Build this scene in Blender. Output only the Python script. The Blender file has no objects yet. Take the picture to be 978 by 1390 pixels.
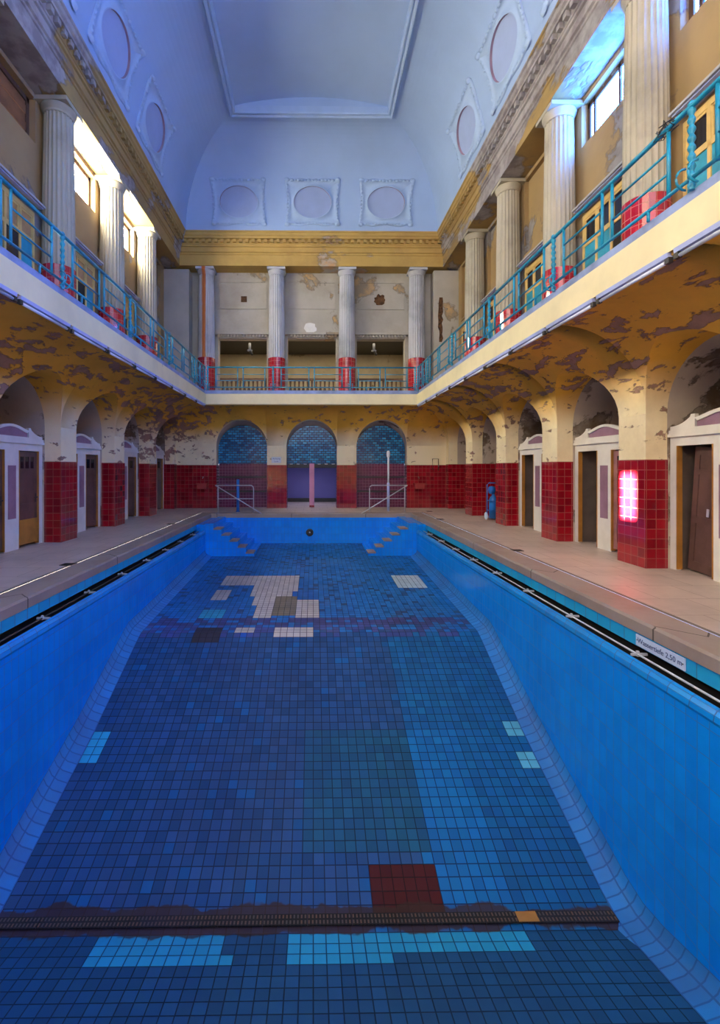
import bpy, math, random
from mathutils import Vector, Matrix
random.seed(7)
R = math.radians
sc = bpy.context.scene
# ------------------------------------------------------------------ camera, world, light, exposure
S = 5.4                      # one plan unit: from the hall's centre line to the face of the arcade piers
def W(X, Y, Z):              # plan units (Z measured from eye height) -> metres above the deck
    return Vector((X * S, Y * S, (Z + .3) * S))
PITCH, PW, PY, RAD, ZS, YF, TILE_TOP = .494, .12, 1.84, .187, .16, 3.38, .0235
YB = -.75                    # where the modelled part of the hall ends, behind the camera

cam_data = bpy.data.cameras.new('camera'); cam = bpy.data.objects.new('camera', cam_data)
sc.collection.objects.link(cam); sc.camera = cam
cam.location = W(.011, 0, 0); cam.rotation_euler = (R(90), 0, -.012)
cam_data.sensor_fit = 'VERTICAL'; cam_data.sensor_height = 36; cam_data.sensor_width = 36
cam_data.lens = 620 / 1390 * 36
cam_data.shift_x = (489 - 433) / 1390; cam_data.shift_y = -(695 - 634.5) / 1390
cam_data.clip_start = .05; cam_data.clip_end = 200

sc.view_settings.view_transform = 'Standard'; sc.view_settings.look = 'None'
sc.view_settings.gamma = 1; sc.view_settings.use_curve_mapping = False
sc.view_settings.exposure = -0.1
sc.cycles.max_bounces = 8; sc.cycles.diffuse_bounces = 5; sc.cycles.glossy_bounces = 3
sc.cycles.transmission_bounces = 3; sc.cycles.sample_clamp_indirect = 6
sc.cycles.use_denoising = True

SKY_LEFT = (2.3, 1.75, 1.25); SKY_RIGHT = (.10, .20, .50)
world = bpy.data.worlds.new('sky'); sc.world = world; world.use_nodes = True
nt = world.node_tree; nt.nodes.clear()
tc = nt.nodes.new('ShaderNodeTexCoord'); sp = nt.nodes.new('ShaderNodeSeparateXYZ')
rp = nt.nodes.new('ShaderNodeValToRGB'); ma = nt.nodes.new('ShaderNodeMapRange')
bg = nt.nodes.new('ShaderNodeBackground'); wo = nt.nodes.new('ShaderNodeOutputWorld')
nt.links.new(tc.outputs['Generated'], sp.inputs[0]); nt.links.new(sp.outputs['X'], ma.inputs['Value'])
ma.inputs['From Min'].default_value = -.75; ma.inputs['From Max'].default_value = .75
nt.links.new(ma.outputs[0], rp.inputs[0]); nt.links.new(rp.outputs[0], bg.inputs[0])
rp.color_ramp.elements[0].color = (*SKY_LEFT, 1); rp.color_ramp.elements[1].color = (*SKY_RIGHT, 1)
e_ = rp.color_ramp.elements.new(.5); e_.color = (.50, .60, .80, 1)
bg.inputs['Strength'].default_value = 4.6
nt.links.new(bg.outputs[0], wo.inputs[0])

def area(name, loc, rot, sx, sy, energy, color, portal=False):
    d = bpy.data.lights.new(name, 'AREA'); d.shape = 'RECTANGLE'; d.size = sx; d.size_y = sy
    d.energy = energy; d.color = color
    o = bpy.data.objects.new(name, d); o.location = loc; o.rotation_euler = rot; sc.collection.objects.link(o)
    if portal: d.cycles.is_portal = True
    return o
area('rear_portal', W(0, YB + .02, 1.36), (R(90), 0, 0), 2.1 * S, 1.85 * S, 1, (1, 1, 1), portal=True)
sun_d = bpy.data.lights.new('sun', 'SUN'); sun_d.energy = 650; sun_d.angle = R(.6); sun_d.color = (1, .9, .75)
sun = bpy.data.objects.new('sun', sun_d); sc.collection.objects.link(sun)
sun.rotation_euler = Vector((-2.09, -.215, 1.44)).to_track_quat('Z', 'Y').to_euler()
WIN_LEFT = ((1.0, .90, .66), 105.0); WIN_RIGHT = ((.07, .26, 1.0), 85.0)

# ------------------------------------------------------------------ node helpers
def new_mat(name):
    m = bpy.data.materials.new(name); m.use_nodes = True
    n = m.node_tree.nodes; b = n['Principled BSDF']
    return m, m.node_tree, n, m.node_tree.links, b
def node(n, t, **kw):
    x = n.new(t)
    for k, v in kw.items(): setattr(x, k, v)
    return x
def noise(nt, vec, scale, detail=4, rough=.6, dist=0):
    x = nt.nodes.new('ShaderNodeTexNoise'); x.inputs['Scale'].default_value = scale
    x.inputs['Detail'].default_value = detail; x.inputs['Roughness'].default_value = rough
    x.inputs['Distortion'].default_value = dist
    nt.links.new(vec, x.inputs['Vector']); return x.outputs['Fac']
def ramp(nt, fac, stops):
    x = nt.nodes.new('ShaderNodeValToRGB'); cr = x.color_ramp
    cr.elements[0].position = stops[0][0]; cr.elements[0].color = (*stops[0][1], 1)
    cr.elements[1].position = stops[-1][0]; cr.elements[1].color = (*stops[-1][1], 1)
    for p, c in stops[1:-1]:
        e = cr.elements.new(p); e.color = (*c, 1)
    nt.links.new(fac, x.inputs[0]); return x.outputs[0]
def g(v): return (v, v, v)
def mix(nt, fac, a, b, mode='MIX'):
    x = nt.nodes.new('ShaderNodeMix'); x.data_type = 'RGBA'; x.blend_type = mode
    for sock, v in ((x.inputs[0], fac), (x.inputs[6], a), (x.inputs[7], b)):
        if hasattr(v, 'type') and hasattr(v, 'is_output'): nt.links.new(v, sock)
        else: sock.default_value = v if isinstance(v, (int, float)) else (*v, 1)
    return x.outputs[2]
def math_(nt, op, a, b=0.0):
    x = nt.nodes.new('ShaderNodeMath'); x.operation = op
    for i, v in enumerate((a, b)):
        if hasattr(v, 'is_output'): nt.links.new(v, x.inputs[i])
        else: x.inputs[i].default_value = v
    return x.outputs[0]
def pos(nt, scale=(1, 1, 1), rot=(0, 0, 0)):
    gm = nt.nodes.new('ShaderNodeNewGeometry'); mp = nt.nodes.new('ShaderNodeMapping')
    mp.inputs['Scale'].default_value = scale; mp.inputs['Rotation'].default_value = rot
    nt.links.new(gm.outputs['Position'], mp.inputs[0]); return mp.outputs[0]
def bump(nt, h, b, strength=.4, dist=.02):
    x = nt.nodes.new('ShaderNodeBump'); x.inputs['Strength'].default_value = strength
    x.inputs['Distance'].default_value = dist
    nt.links.new(h, x.inputs['Height']); nt.links.new(x.outputs[0], b.inputs['Normal'])
def plain(name, col, rough=.5, metal=0, vary=.12, scale=3.0, spec=.5):
    m, nt, n, l, b = new_mat(name); p = pos(nt)
    f = noise(nt, p, scale, 5)
    dark = tuple(c * (1 - vary * 2) for c in col); lite = tuple(min(1, c * (1 + vary)) for c in col)
    l.new(ramp(nt, f, [(.3, dark), (.55, col), (.75, lite)]), b.inputs['Base Color'])
    b.inputs['Roughness'].default_value = rough; b.inputs['Metallic'].default_value = metal
    b.inputs['Specular IOR Level'].default_value = spec
    return m
def peel(name, paint, under, amount=.55, scale=.9, stretch=(1, 1, 1), rot=(0, 0, 0), dirt=(.2, .14, .1), dirt_amt=.5,
         low=None, low_z=0, low_w=.5, under2=None, bs=.6, rough=.75, edge=.012, detail=6):
    m, nt, n, l, b = new_mat(name)
    p = pos(nt, stretch, rot); q = pos(nt)
    f1 = noise(nt, p, scale, detail, .62, .3)
    big = noise(nt, q, .16, 2, .5)
    f = math_(nt, 'ADD', f1, math_(nt, 'MULTIPLY', math_(nt, 'SUBTRACT', big, .5), .35))
    base = mix(nt, ramp(nt, noise(nt, q, 1.1, 4), [(.35, g(0)), (.75, g(1))]), paint, tuple(c * .82 for c in paint))
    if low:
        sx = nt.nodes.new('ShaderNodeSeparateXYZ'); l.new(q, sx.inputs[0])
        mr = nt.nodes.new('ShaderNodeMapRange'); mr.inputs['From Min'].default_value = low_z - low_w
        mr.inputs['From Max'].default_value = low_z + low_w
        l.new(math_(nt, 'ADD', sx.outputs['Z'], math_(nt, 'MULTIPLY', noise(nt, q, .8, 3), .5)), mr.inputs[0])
        base = mix(nt, mr.outputs[0], low, base)  # lower paint takes its window-lit tone by world height
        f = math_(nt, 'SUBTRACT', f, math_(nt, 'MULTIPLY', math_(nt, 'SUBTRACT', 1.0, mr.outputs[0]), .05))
    base = mix(nt, math_(nt, 'MULTIPLY', ramp(nt, noise(nt, q, .45, 6, .7), [(.48, g(0)), (.75, g(1))]), dirt_amt), base, dirt)
    un = mix(nt, ramp(nt, noise(nt, q, 2.2, 5), [(.42, g(0)), (.6, g(1))]), under, under2 or tuple(c * .6 for c in under))
    mask = ramp(nt, f, [(amount, g(0)), (amount + edge, g(1))])
    rim = ramp(nt, f, [(amount - .018, g(0)), (amount - .004, g(1)), (amount + .01, g(1)), (amount + .02, g(0))])  # dark line along flake edges: shadow of their curl, painted in
    col = mix(nt, mask, base, un)
    col = mix(nt, math_(nt, 'MULTIPLY', rim, .35), col, tuple(c * .35 for c in under))
    l.new(col, b.inputs['Base Color']); b.inputs['Roughness'].default_value = rough
    b.inputs['Specular IOR Level'].default_value = .2
    bump(nt, math_(nt, 'SUBTRACT', math_(nt, 'MULTIPLY', noise(nt, q, 9, 4), .15), mask), b, bs, .03)
    return m
def tiles(name, c1, c2, grout, tw, th, off=0.0, mortar=.006, rough=.15, stain=(.1, .05, .03), stain_amt=.35, spec=.5, coat=0, bs=.5):
    m, nt, n, l, b = new_mat(name)
    uv = nt.nodes.new('ShaderNodeUVMap'); br = nt.nodes.new('ShaderNodeTexBrick')
    l.new(uv.outputs[0], br.inputs['Vector'])
    br.offset = off; br.inputs['Scale'].default_value = 1; br.inputs['Brick Width'].default_value = tw
    br.inputs['Row Height'].default_value = th; br.inputs['Mortar Size'].default_value = mortar
    br.inputs['Mortar Smooth'].default_value = .15; br.inputs['Bias'].default_value = 0
    br.inputs['Color1'].default_value = (*c1, 1); br.inputs['Color2'].default_value = (*c2, 1)
    br.inputs['Mortar'].default_value = (*grout, 1)
    q = pos(nt)
    col = mix(nt, math_(nt, 'MULTIPLY', ramp(nt, noise(nt, q, .8, 6, .7), [(.45, g(0)), (.7, g(1))]), stain_amt), br.outputs['Color'], stain)
    l.new(col, b.inputs['Base Color'])
    l.new(mix(nt, br.outputs['Fac'], g(rough), g(.8)), b.inputs['Roughness'])
    b.inputs['Specular IOR Level'].default_value = spec; b.inputs['Coat Weight'].default_value = coat
    b.inputs['Coat Roughness'].default_value = .08
    bump(nt, math_(nt, 'ADD', math_(nt, 'MULTIPLY', br.outputs['Fac'], -1), math_(nt, 'MULTIPLY', noise(nt, q, 6, 2), .25)), b, bs, .006)
    return m
def emit(name, col, strength):
    m, nt, n, l, b = new_mat(name)
    b.inputs['Base Color'].default_value = (*col, 1)
    b.inputs['Emission Color'].default_value = (*col, 1); b.inputs['Emission Strength'].default_value = strength
    return m

# ------------------------------------------------------------------ materials
YEL = (.84, .47, .065); CRM_LIT = (.94, .83, .56)  # the cream puts the window light on the lower paint into its colour
MT = {}
MT['cove'] = peel('yellow cove paint lit cream below', YEL, (.42, .25, .19), .575, 3.0, (1.0, .5, 1.6), (0, 0, .3), (.30, .17, .06), .35,
                  under2=(.28, .18, .14), low=CRM_LIT, low_z=3.15, low_w=.35, bs=.9)  # painted light: yellow turns cream below, where window light falls
MT['pier'] = peel('lit cream pier plaster', CRM_LIT, (.62, .55, .56), .64, .9, (1, 1, .6), dirt=(.55, .35, .15), dirt_amt=.3)
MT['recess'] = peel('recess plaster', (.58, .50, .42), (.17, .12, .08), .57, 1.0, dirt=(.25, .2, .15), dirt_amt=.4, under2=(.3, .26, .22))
MT['fascia'] = peel('cream fascia paint', (.90, .80, .50), (.6, .62, .55), .74, 1.5, dirt=(.6, .5, .3), dirt_amt=.25, bs=.2)
MT['curb'] = plain('blue grey curb screed', (.27, .36, .62), .6, vary=.2, scale=2)
MT['underlip'] = plain('ochre lip paint', (.45, .30, .08), .6)
MT['upper'] = peel('ochre upper wall plaster', (.36, .25, .12), (.28, .27, .27), .55, .5, (1, 1, .8), dirt=(.25, .19, .14), dirt_amt=.6, under2=(.22, .2, .2))
MT['upper_far'] = peel('grey beige wall plaster', (.46, .43, .37), (.30, .25, .18), .62, .6, dirt=(.28, .22, .14), dirt_amt=.55, under2=(.5, .34, .17))
MT['entab'] = peel('ochre entablature plaster', (.40, .27, .10), (.35, .33, .33), .52, .42, (1, .5, 1), dirt=(.20, .14, .08), dirt_amt=.75, under2=(.22, .2, .21))
MT['entab_far'] = peel('yellow frieze plaster', (.52, .35, .11), (.42, .38, .33), .60, .7, (.5, 1, 1), dirt=(.30, .17, .07), dirt_amt=.6, under2=(.5, .3, .15))
MT['ceil'] = plain('pale blue ceiling paint', (.34, .47, .71), .8, vary=.05, scale=.35, spec=.1)
MT['relief'] = plain('pale blue stucco', (.37, .50, .72), .8, vary=.04, scale=2, spec=.1)
MT['ovalfield'] = plain('lilac oval field paint', (.33, .42, .66), .8, vary=.05, scale=1, spec=.1)
MT['ovaledge'] = plain('pink brown recess edge paint', (.30, .20, .28), .8, vary=.1)
MT['red'] = tiles('red glazed tiles', (.36, .008, .02), (.20, .004, .012), (.32, .06, .05), .158, .158, 0, .006, .10, (.05, .0, .01), .35, coat=.6)
MT['redcol'] = tiles('red column tiles', (.50, .015, .035), (.33, .008, .02), (.50, .16, .14), .12, .16, 0, .006, .10, (.08, 0, .02), .3, coat=.5)
MT['purple_t'] = tiles('plum wall tiles', (.17, .03, .09), (.10, .015, .06), (.28, .12, .20), .12, .12, 0, .007, .25, (.03, .01, .02), .4)
MT['deck'] = tiles('beige deck stone', (.60, .49, .42), (.55, .45, .39), (.40, .32, .28), .62, .62, .5, .006, .42, (.26, .2, .17), .45, bs=.1)
MT['coping'] = tiles('pink grey granite coping', (.33, .27, .24), (.30, .25, .22), (.10, .08, .07), 2.6, 9, 0, .012, .55, (.22, .14, .11), .6, bs=.2)
MT['poolwall'] = tiles('azure pool wall tiles', (.001, .31, 1.0), (.001, .26, .92), (.006, .17, .62), .118, .236, 0, .0045, .22, (.004, .13, .55), .35, coat=.15)
MT['lightstrip'] = tiles('cyan edge tiles', (.02, .42, .80), (.02, .37, .74), (.02, .16, .35), .24, .3, 0, .006, .2, (.01, .2, .5), .3)
MT['lip'] = tiles('blue bullnose tiles', (.004, .30, .84), (.004, .25, .76), (.01, .12, .40), .24, .3, 0, .006, .25, (.05, .10, .22), .5)
MT['fillet'] = tiles('pale blue fillet tiles', (.005, .19, .58), (.004, .15, .48), (.008, .10, .33), .118, .13, 0, .008, .5, (.05, .05, .12), .4)
MT['glassbrick'] = tiles('blue glass bricks', (.03, .42, .80), (.004, .09, .26), (.003, .015, .05), .19, .095, .5, .014, .2, (.0, .03, .1), .4, coat=.2, bs=1.0)
MT['black'] = plain('black channel', (.010, .009, .009), .5)
MT['steel'] = plain('brushed steel', (.62, .66, .74), .35, .3, vary=.05)
MT['turq'] = plain('turquoise rail paint', (.012, .27, .44), .35, 0, vary=.18, scale=5)
MT['bluepaint'] = plain('blue post paint', (.01, .15, .55), .4)
MT['white'] = plain('white door frame paint', (.78, .76, .72), .5, vary=.06)
MT['mauve'] = plain('mauve panel paint', (.30, .17, .25), .5, vary=.12)
MT['door'] = plain('purple brown door', (.115, .06, .055), .5, vary=.2)
MT['doorpink'] = plain('pink brown door', (.36, .17, .17), .5, vary=.2)
MT['wood'] = plain('orange wood', (.42, .19, .035), .5, vary=.15)
MT['glass_dark'] = plain('dark glass', (.012, .012, .02), .12, vary=.1)
MT['inner'] = plain('booth interior board', (.14, .11, .10), .7, vary=.15)
MT['iron'] = plain('dark iron', (.03, .03, .03), .5)
MT['rust'] = tiles('rusty grating', (.13, .065, .04), (.07, .06, .055), (.006, .005, .005), .036, .055, 0, .011, .8, (.02, .02, .05), .4)
MT['lamp_body'] = plain('blue white lamp housing', (.42, .50, .85), .4, vary=.1)
MT['tube'] = plain('milky tube glass', (.70, .76, .95), .25, vary=.04)
MT['pipe'] = plain('grey duct', (.38, .40, .45), .4, vary=.1)
MT['frame_brown'] = peel('brown window frame', (.10, .055, .035), (.35, .36, .40), .6, 2.5, dirt_amt=.2)
MT['board'] = plain('brown window boards', (.24, .11, .045), .6, vary=.25, scale=1.5)
MT['win_l'] = emit('bright frosted pane', *WIN_LEFT); MT['win_r'] = emit('blue sky frosted pane', *WIN_RIGHT)
MT['cabin'] = plain('yellow cabin frame paint', (.68, .48, .17), .5, vary=.12)
MT['tan'] = plain('orange tan board', (.45, .26, .11), .6, vary=.15)
MT['cabinblue'] = plain('blue cabin panel', (.015, .30, .46), .45, vary=.2)
MT['sign'] = plain('white sign enamel', (.72, .78, .80), .35, vary=.03)
MT['signblue'] = plain('pale blue sign enamel', (.55, .68, .90), .35, vary=.03)
MT['ink'] = plain('blue black lettering', (.005, .035, .20), .5)
MT['violet'] = plain('violet room wall', (.16, .15, .42), .7, vary=.06, scale=.8)
MT['pinkpost'] = plain('pink post paint', (.72, .32, .50), .6, vary=.06)
MT['stair'] = plain('brown stone tread', (.30, .22, .20), .6, vary=.2)
MT['basin'] = plain('red stoneware basin', (.42, .05, .05), .25, vary=.1)
MT['chrome'] = plain('pale metal tap', (.6, .6, .62), .25, .8, vary=.05)
MT['balus'] = plain('brown balusters', (.16, .09, .045), .6, vary=.2)
MT['hole'] = plain('exposed brick in hole', (.10, .045, .015), .9, vary=.6, scale=9)
MT['plasterwhite'] = plain('white filler', (.75, .75, .72), .8, vary=.05)

def column_mat(name, base, stain_x=None):
    m, nt, n, l, b = new_mat(name); q = pos(nt)
    c = ramp(nt, noise(nt, q, .7, 5), [(.3, tuple(v * .66 for v in base)), (.5, base), (.7, tuple(min(1, v * 1.12) for v in base))])
    if stain_x:
        oc = nt.nodes.new('ShaderNodeTexCoord'); sx = nt.nodes.new('ShaderNodeSeparateXYZ'); l.new(oc.outputs['Object'], sx.inputs[0])
        a = math_(nt, 'ABSOLUTE', math_(nt, 'SUBTRACT', sx.outputs['X'], stain_x))
        f = math_(nt, 'ADD', a, math_(nt, 'MULTIPLY', noise(nt, q, 1.5, 4), .08))
        c = mix(nt, ramp(nt, f, [(.09, g(1)), (.13, g(0))]), c, (.55, .17, .05))
    l.new(c, b.inputs['Base Color']); b.inputs['Roughness'].default_value = .7; b.inputs['Specular IOR Level'].default_value = .2
    return m
MT['col'] = column_mat('pale column stucco', (.40, .37, .29))
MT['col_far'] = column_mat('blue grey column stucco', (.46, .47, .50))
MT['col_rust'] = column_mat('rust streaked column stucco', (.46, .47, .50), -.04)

# ------------------------------------------------------------------ mesh builder
col = sc.collection
class MB:
    def __init__(s, unit=False): s.v = []; s.f = []; s.mi = []; s.u = unit; s.uv = {}; s.sm = []
    def P(s, p):
        s.v.append(W(*p) if s.u else Vector(p)); return len(s.v) - 1
    def face(s, ids, mi=0, uv=None, smooth=False):
        s.f.append(tuple(ids)); s.mi.append(mi); s.sm.append(smooth)
        if uv: s.uv[len(s.f) - 1] = uv
    def poly(s, pts, mi=0, uv=None): s.face([s.P(p) for p in pts], mi, uv)
    def box(s, a, b, mi=0):
        x0, y0, z0 = a; x1, y1, z1 = b
        i = [s.P(p) for p in ((x0, y0, z0), (x1, y0, z0), (x1, y1, z0), (x0, y1, z0), (x0, y0, z1), (x1, y0, z1), (x1, y1, z1), (x0, y1, z1))]
        for q in ((0, 3, 2, 1), (4, 5, 6, 7), (0, 1, 5, 4), (1, 2, 6, 5), (2, 3, 7, 6), (3, 0, 4, 7)): s.face([i[k] for k in q], mi)
    def tube(s, pts, r, n=8, mi=0, cap=True, smooth=True):
        pts = [Vector(p) if not s.u else W(*p) for p in pts]; u, s.u = s.u, False
        rings = []; up = Vector((0, 0, 1))
        for k, p in enumerate(pts):
            d = (pts[min(k + 1, len(pts) - 1)] - pts[max(k - 1, 0)]).normalized()
            a = d.cross(up) if abs(d.z) < .95 else d.cross(Vector((1, 0, 0)))
            a.normalize(); b = d.cross(a).normalized()
            rr = r[k] if isinstance(r, (list, tuple)) else r
            rings.append([s.P(p + a * (math.cos(t * 2 * math.pi / n) * rr) + b * (math.sin(t * 2 * math.pi / n) * rr)) for t in range(n)])
        for A, B in zip(rings, rings[1:]):
            for t in range(n): s.face((A[t], A[(t + 1) % n], B[(t + 1) % n], B[t]), mi, None, smooth)
        if cap: s.face(rings[0][::-1], mi); s.face(rings[-1], mi)
        s.u = u
    def lathe(s, prof, n=16, c=(0, 0, 0), mi=0, rad=None, smooth=True):
        rings = []
        for r, z in prof:
            rings.append([s.P((c[0] + math.cos(2 * math.pi * t / n) * (r * (rad(t, n) if rad else 1)), c[1] + math.sin(2 * math.pi * t / n) * (r * (rad(t, n) if rad else 1)), c[2] + z)) for t in range(n)])
        L = 0
        for (A, B), (pa, pb) in zip(zip(rings, rings[1:]), zip(prof, prof[1:])):
            dl = math.hypot(pa[0] - pb[0], pa[1] - pb[1])
            for t in range(n):
                w = 2 * math.pi * prof[0][0] / n
                s.face((A[t], A[(t + 1) % n], B[(t + 1) % n], B[t]), mi, ((t * w, L), ((t + 1) * w, L), ((t + 1) * w, L + dl), (t * w, L + dl)), smooth)
            L += dl
        s.face(rings[0][::-1], mi); s.face(rings[-1], mi)
    def prism(s, pts, d0, d1, axis='y', mi=0):
        def q(p, d): return (p[0], d, p[1]) if axis == 'y' else ((d, p[0], p[1]) if axis == 'x' else (p[0], p[1], d))
        A = [s.P(q(p, d0)) for p in pts]; B = [s.P(q(p, d1)) for p in pts]; n = len(pts)
        s.face(A, mi); s.face(B[::-1], mi)
        for k in range(n): s.face((A[k], B[k], B[(k + 1) % n], A[(k + 1) % n]), mi)
    def grid(s, rows, mi=0, uvs=None, smooth=False):
        ids = [[s.P(p) for p in r] for r in rows]
        for i in range(len(ids) - 1):
            for j in range(len(ids[i]) - 1):
                uv = (uvs[i][j], uvs[i][j + 1], uvs[i + 1][j + 1], uvs[i + 1][j]) if uvs else None
                m = mi(i, j) if callable(mi) else mi
                s.face((ids[i][j], ids[i][j + 1], ids[i + 1][j + 1], ids[i + 1][j]), m, uv, smooth)
    def build(s, name, mats, parent=None, fix=False):
        me = bpy.data.meshes.new(name); me.from_pydata(s.v, [], s.f)
        if not isinstance(mats, (list, tuple)): mats = [mats]
        for m in mats: me.materials.append(MT[m] if isinstance(m, str) else m)
        me.polygons.foreach_set('material_index', s.mi); me.polygons.foreach_set('use_smooth', s.sm)
        ul = me.uv_layers.new(name='UVMap')
        for p in me.polygons:
            if p.index in s.uv:
                for li, uv in zip(p.loop_indices, s.uv[p.index]): ul.data[li].uv = uv
                continue
            nrm = p.normal; ax = max(range(3), key=lambda k: abs(nrm[k]))
            for li in p.loop_indices:
                c = me.vertices[me.loops[li].vertex_index].co
                ul.data[li].uv = (c.y, c.z) if ax == 0 else ((c.x, c.z) if ax == 1 else (c.x, c.y))
        if fix:
            import bmesh
            bm = bmesh.new(); bm.from_mesh(me); bmesh.ops.recalc_face_normals(bm, faces=bm.faces); bm.to_mesh(me); bm.free()
        me.update()
        o = bpy.data.objects.new(name, me); col.objects.link(o)
        if parent: o.parent = parent
        return o
def tag(o, label=None, cat=None, group=None, kind=None):
    if label: o['label'] = label
    if cat: o['category'] = cat
    if group: o['group'] = group
    if kind: o['kind'] = kind
    return o
def struct(o): o['kind'] = 'structure'; return o
def thing(name, loc, label, cat, group=None, rz=0):
    o = bpy.data.objects.new(name, None); o.empty_display_size = .2; col.objects.link(o)
    o.location = loc; o.rotation_euler = (0, 0, rz); return tag(o, label, cat, group)
def copy_tree(o, parent=None):
    c = o.copy(); col.objects.link(c)
    if parent: c.parent = parent
    for ch in list(o.children): copy_tree(ch, c)
    return c
def text(body, size, mat, parent, loc, rot=(R(90), 0, 0), name='lettering', ext=.001):
    cu = bpy.data.curves.new(name, 'FONT'); cu.body = body; cu.size = size; cu.extrude = ext
    cu.align_x = 'CENTER'; cu.align_y = 'CENTER'; cu.materials.append(MT[mat])
    tmp = bpy.data.objects.new('tmp', cu); col.objects.link(tmp); dg = bpy.context.evaluated_depsgraph_get()
    me = bpy.data.meshes.new_from_object(tmp.evaluated_get(dg)); bpy.data.objects.remove(tmp)
    o = bpy.data.objects.new(name, me); col.objects.link(o); tag(o, kind='stuff'); o.parent = parent; o.location = loc; o.rotation_euler = rot
    return o
SIDES = ((-1, 'left'), (1, 'right'))
def ring(mb, prof, mi=0, seg='LFR', yb=YB, mis=None):
    for k, ((d0, z0), (d1, z1)) in enumerate(zip(prof, prof[1:])):
        m = mis[k] if mis else mi
        pa = [(-(1 - d0), yb, z0), (-(1 - d0), YF - d0, z0), (1 - d0, YF - d0, z0), (1 - d0, yb, z0)]
        pb = [(-(1 - d1), yb, z1), (-(1 - d1), YF - d1, z1), (1 - d1, YF - d1, z1), (1 - d1, yb, z1)]
        for q, s_ in enumerate('LFR'):
            if s_ in seg: mb.poly((pa[q], pa[q + 1], pb[q + 1], pb[q]), m)

# ------------------------------------------------------------------ pool floor profile
PROF = [(2.98, .49), (1.52, .55), (1.2, .69), (.86, .81), (.80, .82), (.1, .64)]
def hfl(Y):
    for (a, ha), (b, hb) in zip(PROF, PROF[1:]):
        if b <= Y <= a: return hb + (ha - hb) * (Y - b) / (a - b)
    return PROF[0][1] if Y > PROF[0][0] else PROF[-1][1]
T = .022
# ------------------------------------------------------------------ deck, coping, pool shell
f = MB(True)
f.poly(((-1.6, YB, -.3), (-.731, YB, -.3), (-.731, 3.042, -.3), (-1.6, 3.042, -.3)))
f.poly(((.731, YB, -.3), (1.6, YB, -.3), (1.6, 3.042, -.3), (.731, 3.042, -.3)))
f.poly(((-1.6, 3.042, -.3), (1.6, 3.042, -.3), (1.6, 4.3, -.3), (-1.6, 4.3, -.3)))
f.poly(((-.731, YB, -.3), (.731, YB, -.3), (.731, .018, -.3), (-.731, .018, -.3)))
struct(f.build('floor', 'deck'))
c = MB(True)
cp = [(0, -.325), (0, -.304), (.003, -.2985), (.078, -.2985), (.082, -.3005)]
for (e0, z0), (e1, z1) in zip(cp, cp[1:]):
    def path(e, z): return [(-(.6486 + e), .1 - e, z), (-(.6486 + e), 2.96 + e, z), (.6486 + e, 2.96 + e, z), (.6486 + e, .1 - e, z)]
    a, b = path(e0, z0), path(e1, z1)
    for q in range(4):
        L = [0, 15.4, 22.4, 37.8, 45][q]; w = (Vector(W(*a[(q + 1) % 4])) - W(*a[q])).length
        c.poly((a[q], a[(q + 1) % 4], b[(q + 1) % 4], b[q]), 0, ((L, .5), (L + w, .5), (L + w, .6), (L, .6)))
struct(c.build('trim_1', 'coping'))
dr = MB(True)     # narrow pale drain slot between paving and coping
for s_ in (-1, 1): dr.box((s_ * .733, .02, -.3), (s_ * .741, 3.05, -.2993))
struct(dr.build('trim_2', plain('pale drain strip', (.20, .18, .17), .9, spec=.05)))
for s_, nm in SIDES:
    w = MB(True)
    ys = [.1 + (2.96 - .1) * k / 60 for k in range(61)]
    y1 = 2.60
    def strip(p0, p1, mi, ya=.1, yb=y1):
        L = math.hypot(p0[0] - p1[0], p0[1] - p1[1]) * S
        w.poly(((s_ * p0[0], ya, p0[1]), (s_ * p0[0], yb, p0[1]), (s_ * p1[0], yb, p1[1]), (s_ * p1[0], ya, p1[1])), mi,
               ((ya * S, 0), (yb * S, 0), (yb * S, -L), (ya * S, -L)))
    strip((.6486, -.325), (.652, -.325), 1); strip((.652, -.325), (.652, -.353), 1)
    strip((.652, -.353), (.664, -.353), 2); strip((.664, -.353), (.664, -.40), 2); strip((.664, -.40), (.618, -.40), 2); strip((.618, -.40), (.618, -.362), 2)
    pr = [(.618, -.362), (.614, -.357), (.608, -.359), (.603, -.366), (.6015, -.375), (.605, -.381)]
    for a, b in zip(pr, pr[1:]): strip(a, b, 5)
    w.poly(((s_ * .605, y1, -.325), (s_ * .664, y1, -.325), (s_ * .664, y1, -.40), (s_ * .605, y1, -.40)), 0)
    w.poly(((s_ * .605, .1, -.325), (s_ * .664, .1, -.325), (s_ * .664, .1, -.40), (s_ * .605, .1, -.40)), 0)
    strip((.605, -.325), (.605, -.381), 0, y1, 2.96)
    strip((.6486, -.325), (.605, -.325), 0, y1, 2.96)
    rows = []; uvs = []
    for Y in ys:
        h = hfl(Y); rows.append([(s_ * .605, Y, -.381), (s_ * .605, Y, -h + .034)]); uvs.append([(Y * S, -.381 * S), (Y * S, (-h + .034) * S)])
    w.grid(rows, 0, uvs)
    rows = []; uvs = []
    for Y in ys:
        h = hfl(Y); rows.append([(s_ * .605, Y, -h + .034), (s_ * .598, Y, -h + .019), (s_ * .585, Y, -h + .008), (s_ * .561, Y, -h), (s_ * .550, Y, -h - .004)])
        uvs.append([(Y * S, .26), (Y * S, .17), (Y * S, .09), (Y * S, 0), (Y * S, -.06)])
    w.grid(rows, 4, uvs, True)
    struct(w.build('wall_pool_' + nm, ['poolwall', 'lightstrip', 'black', 'lightstrip', 'fillet', 'lip']))
w = MB(True)
w.poly(((-.66, 2.96, -.325), (.66, 2.96, -.325), (.66, 2.96, -.50), (-.66, 2.96, -.50)))
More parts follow.
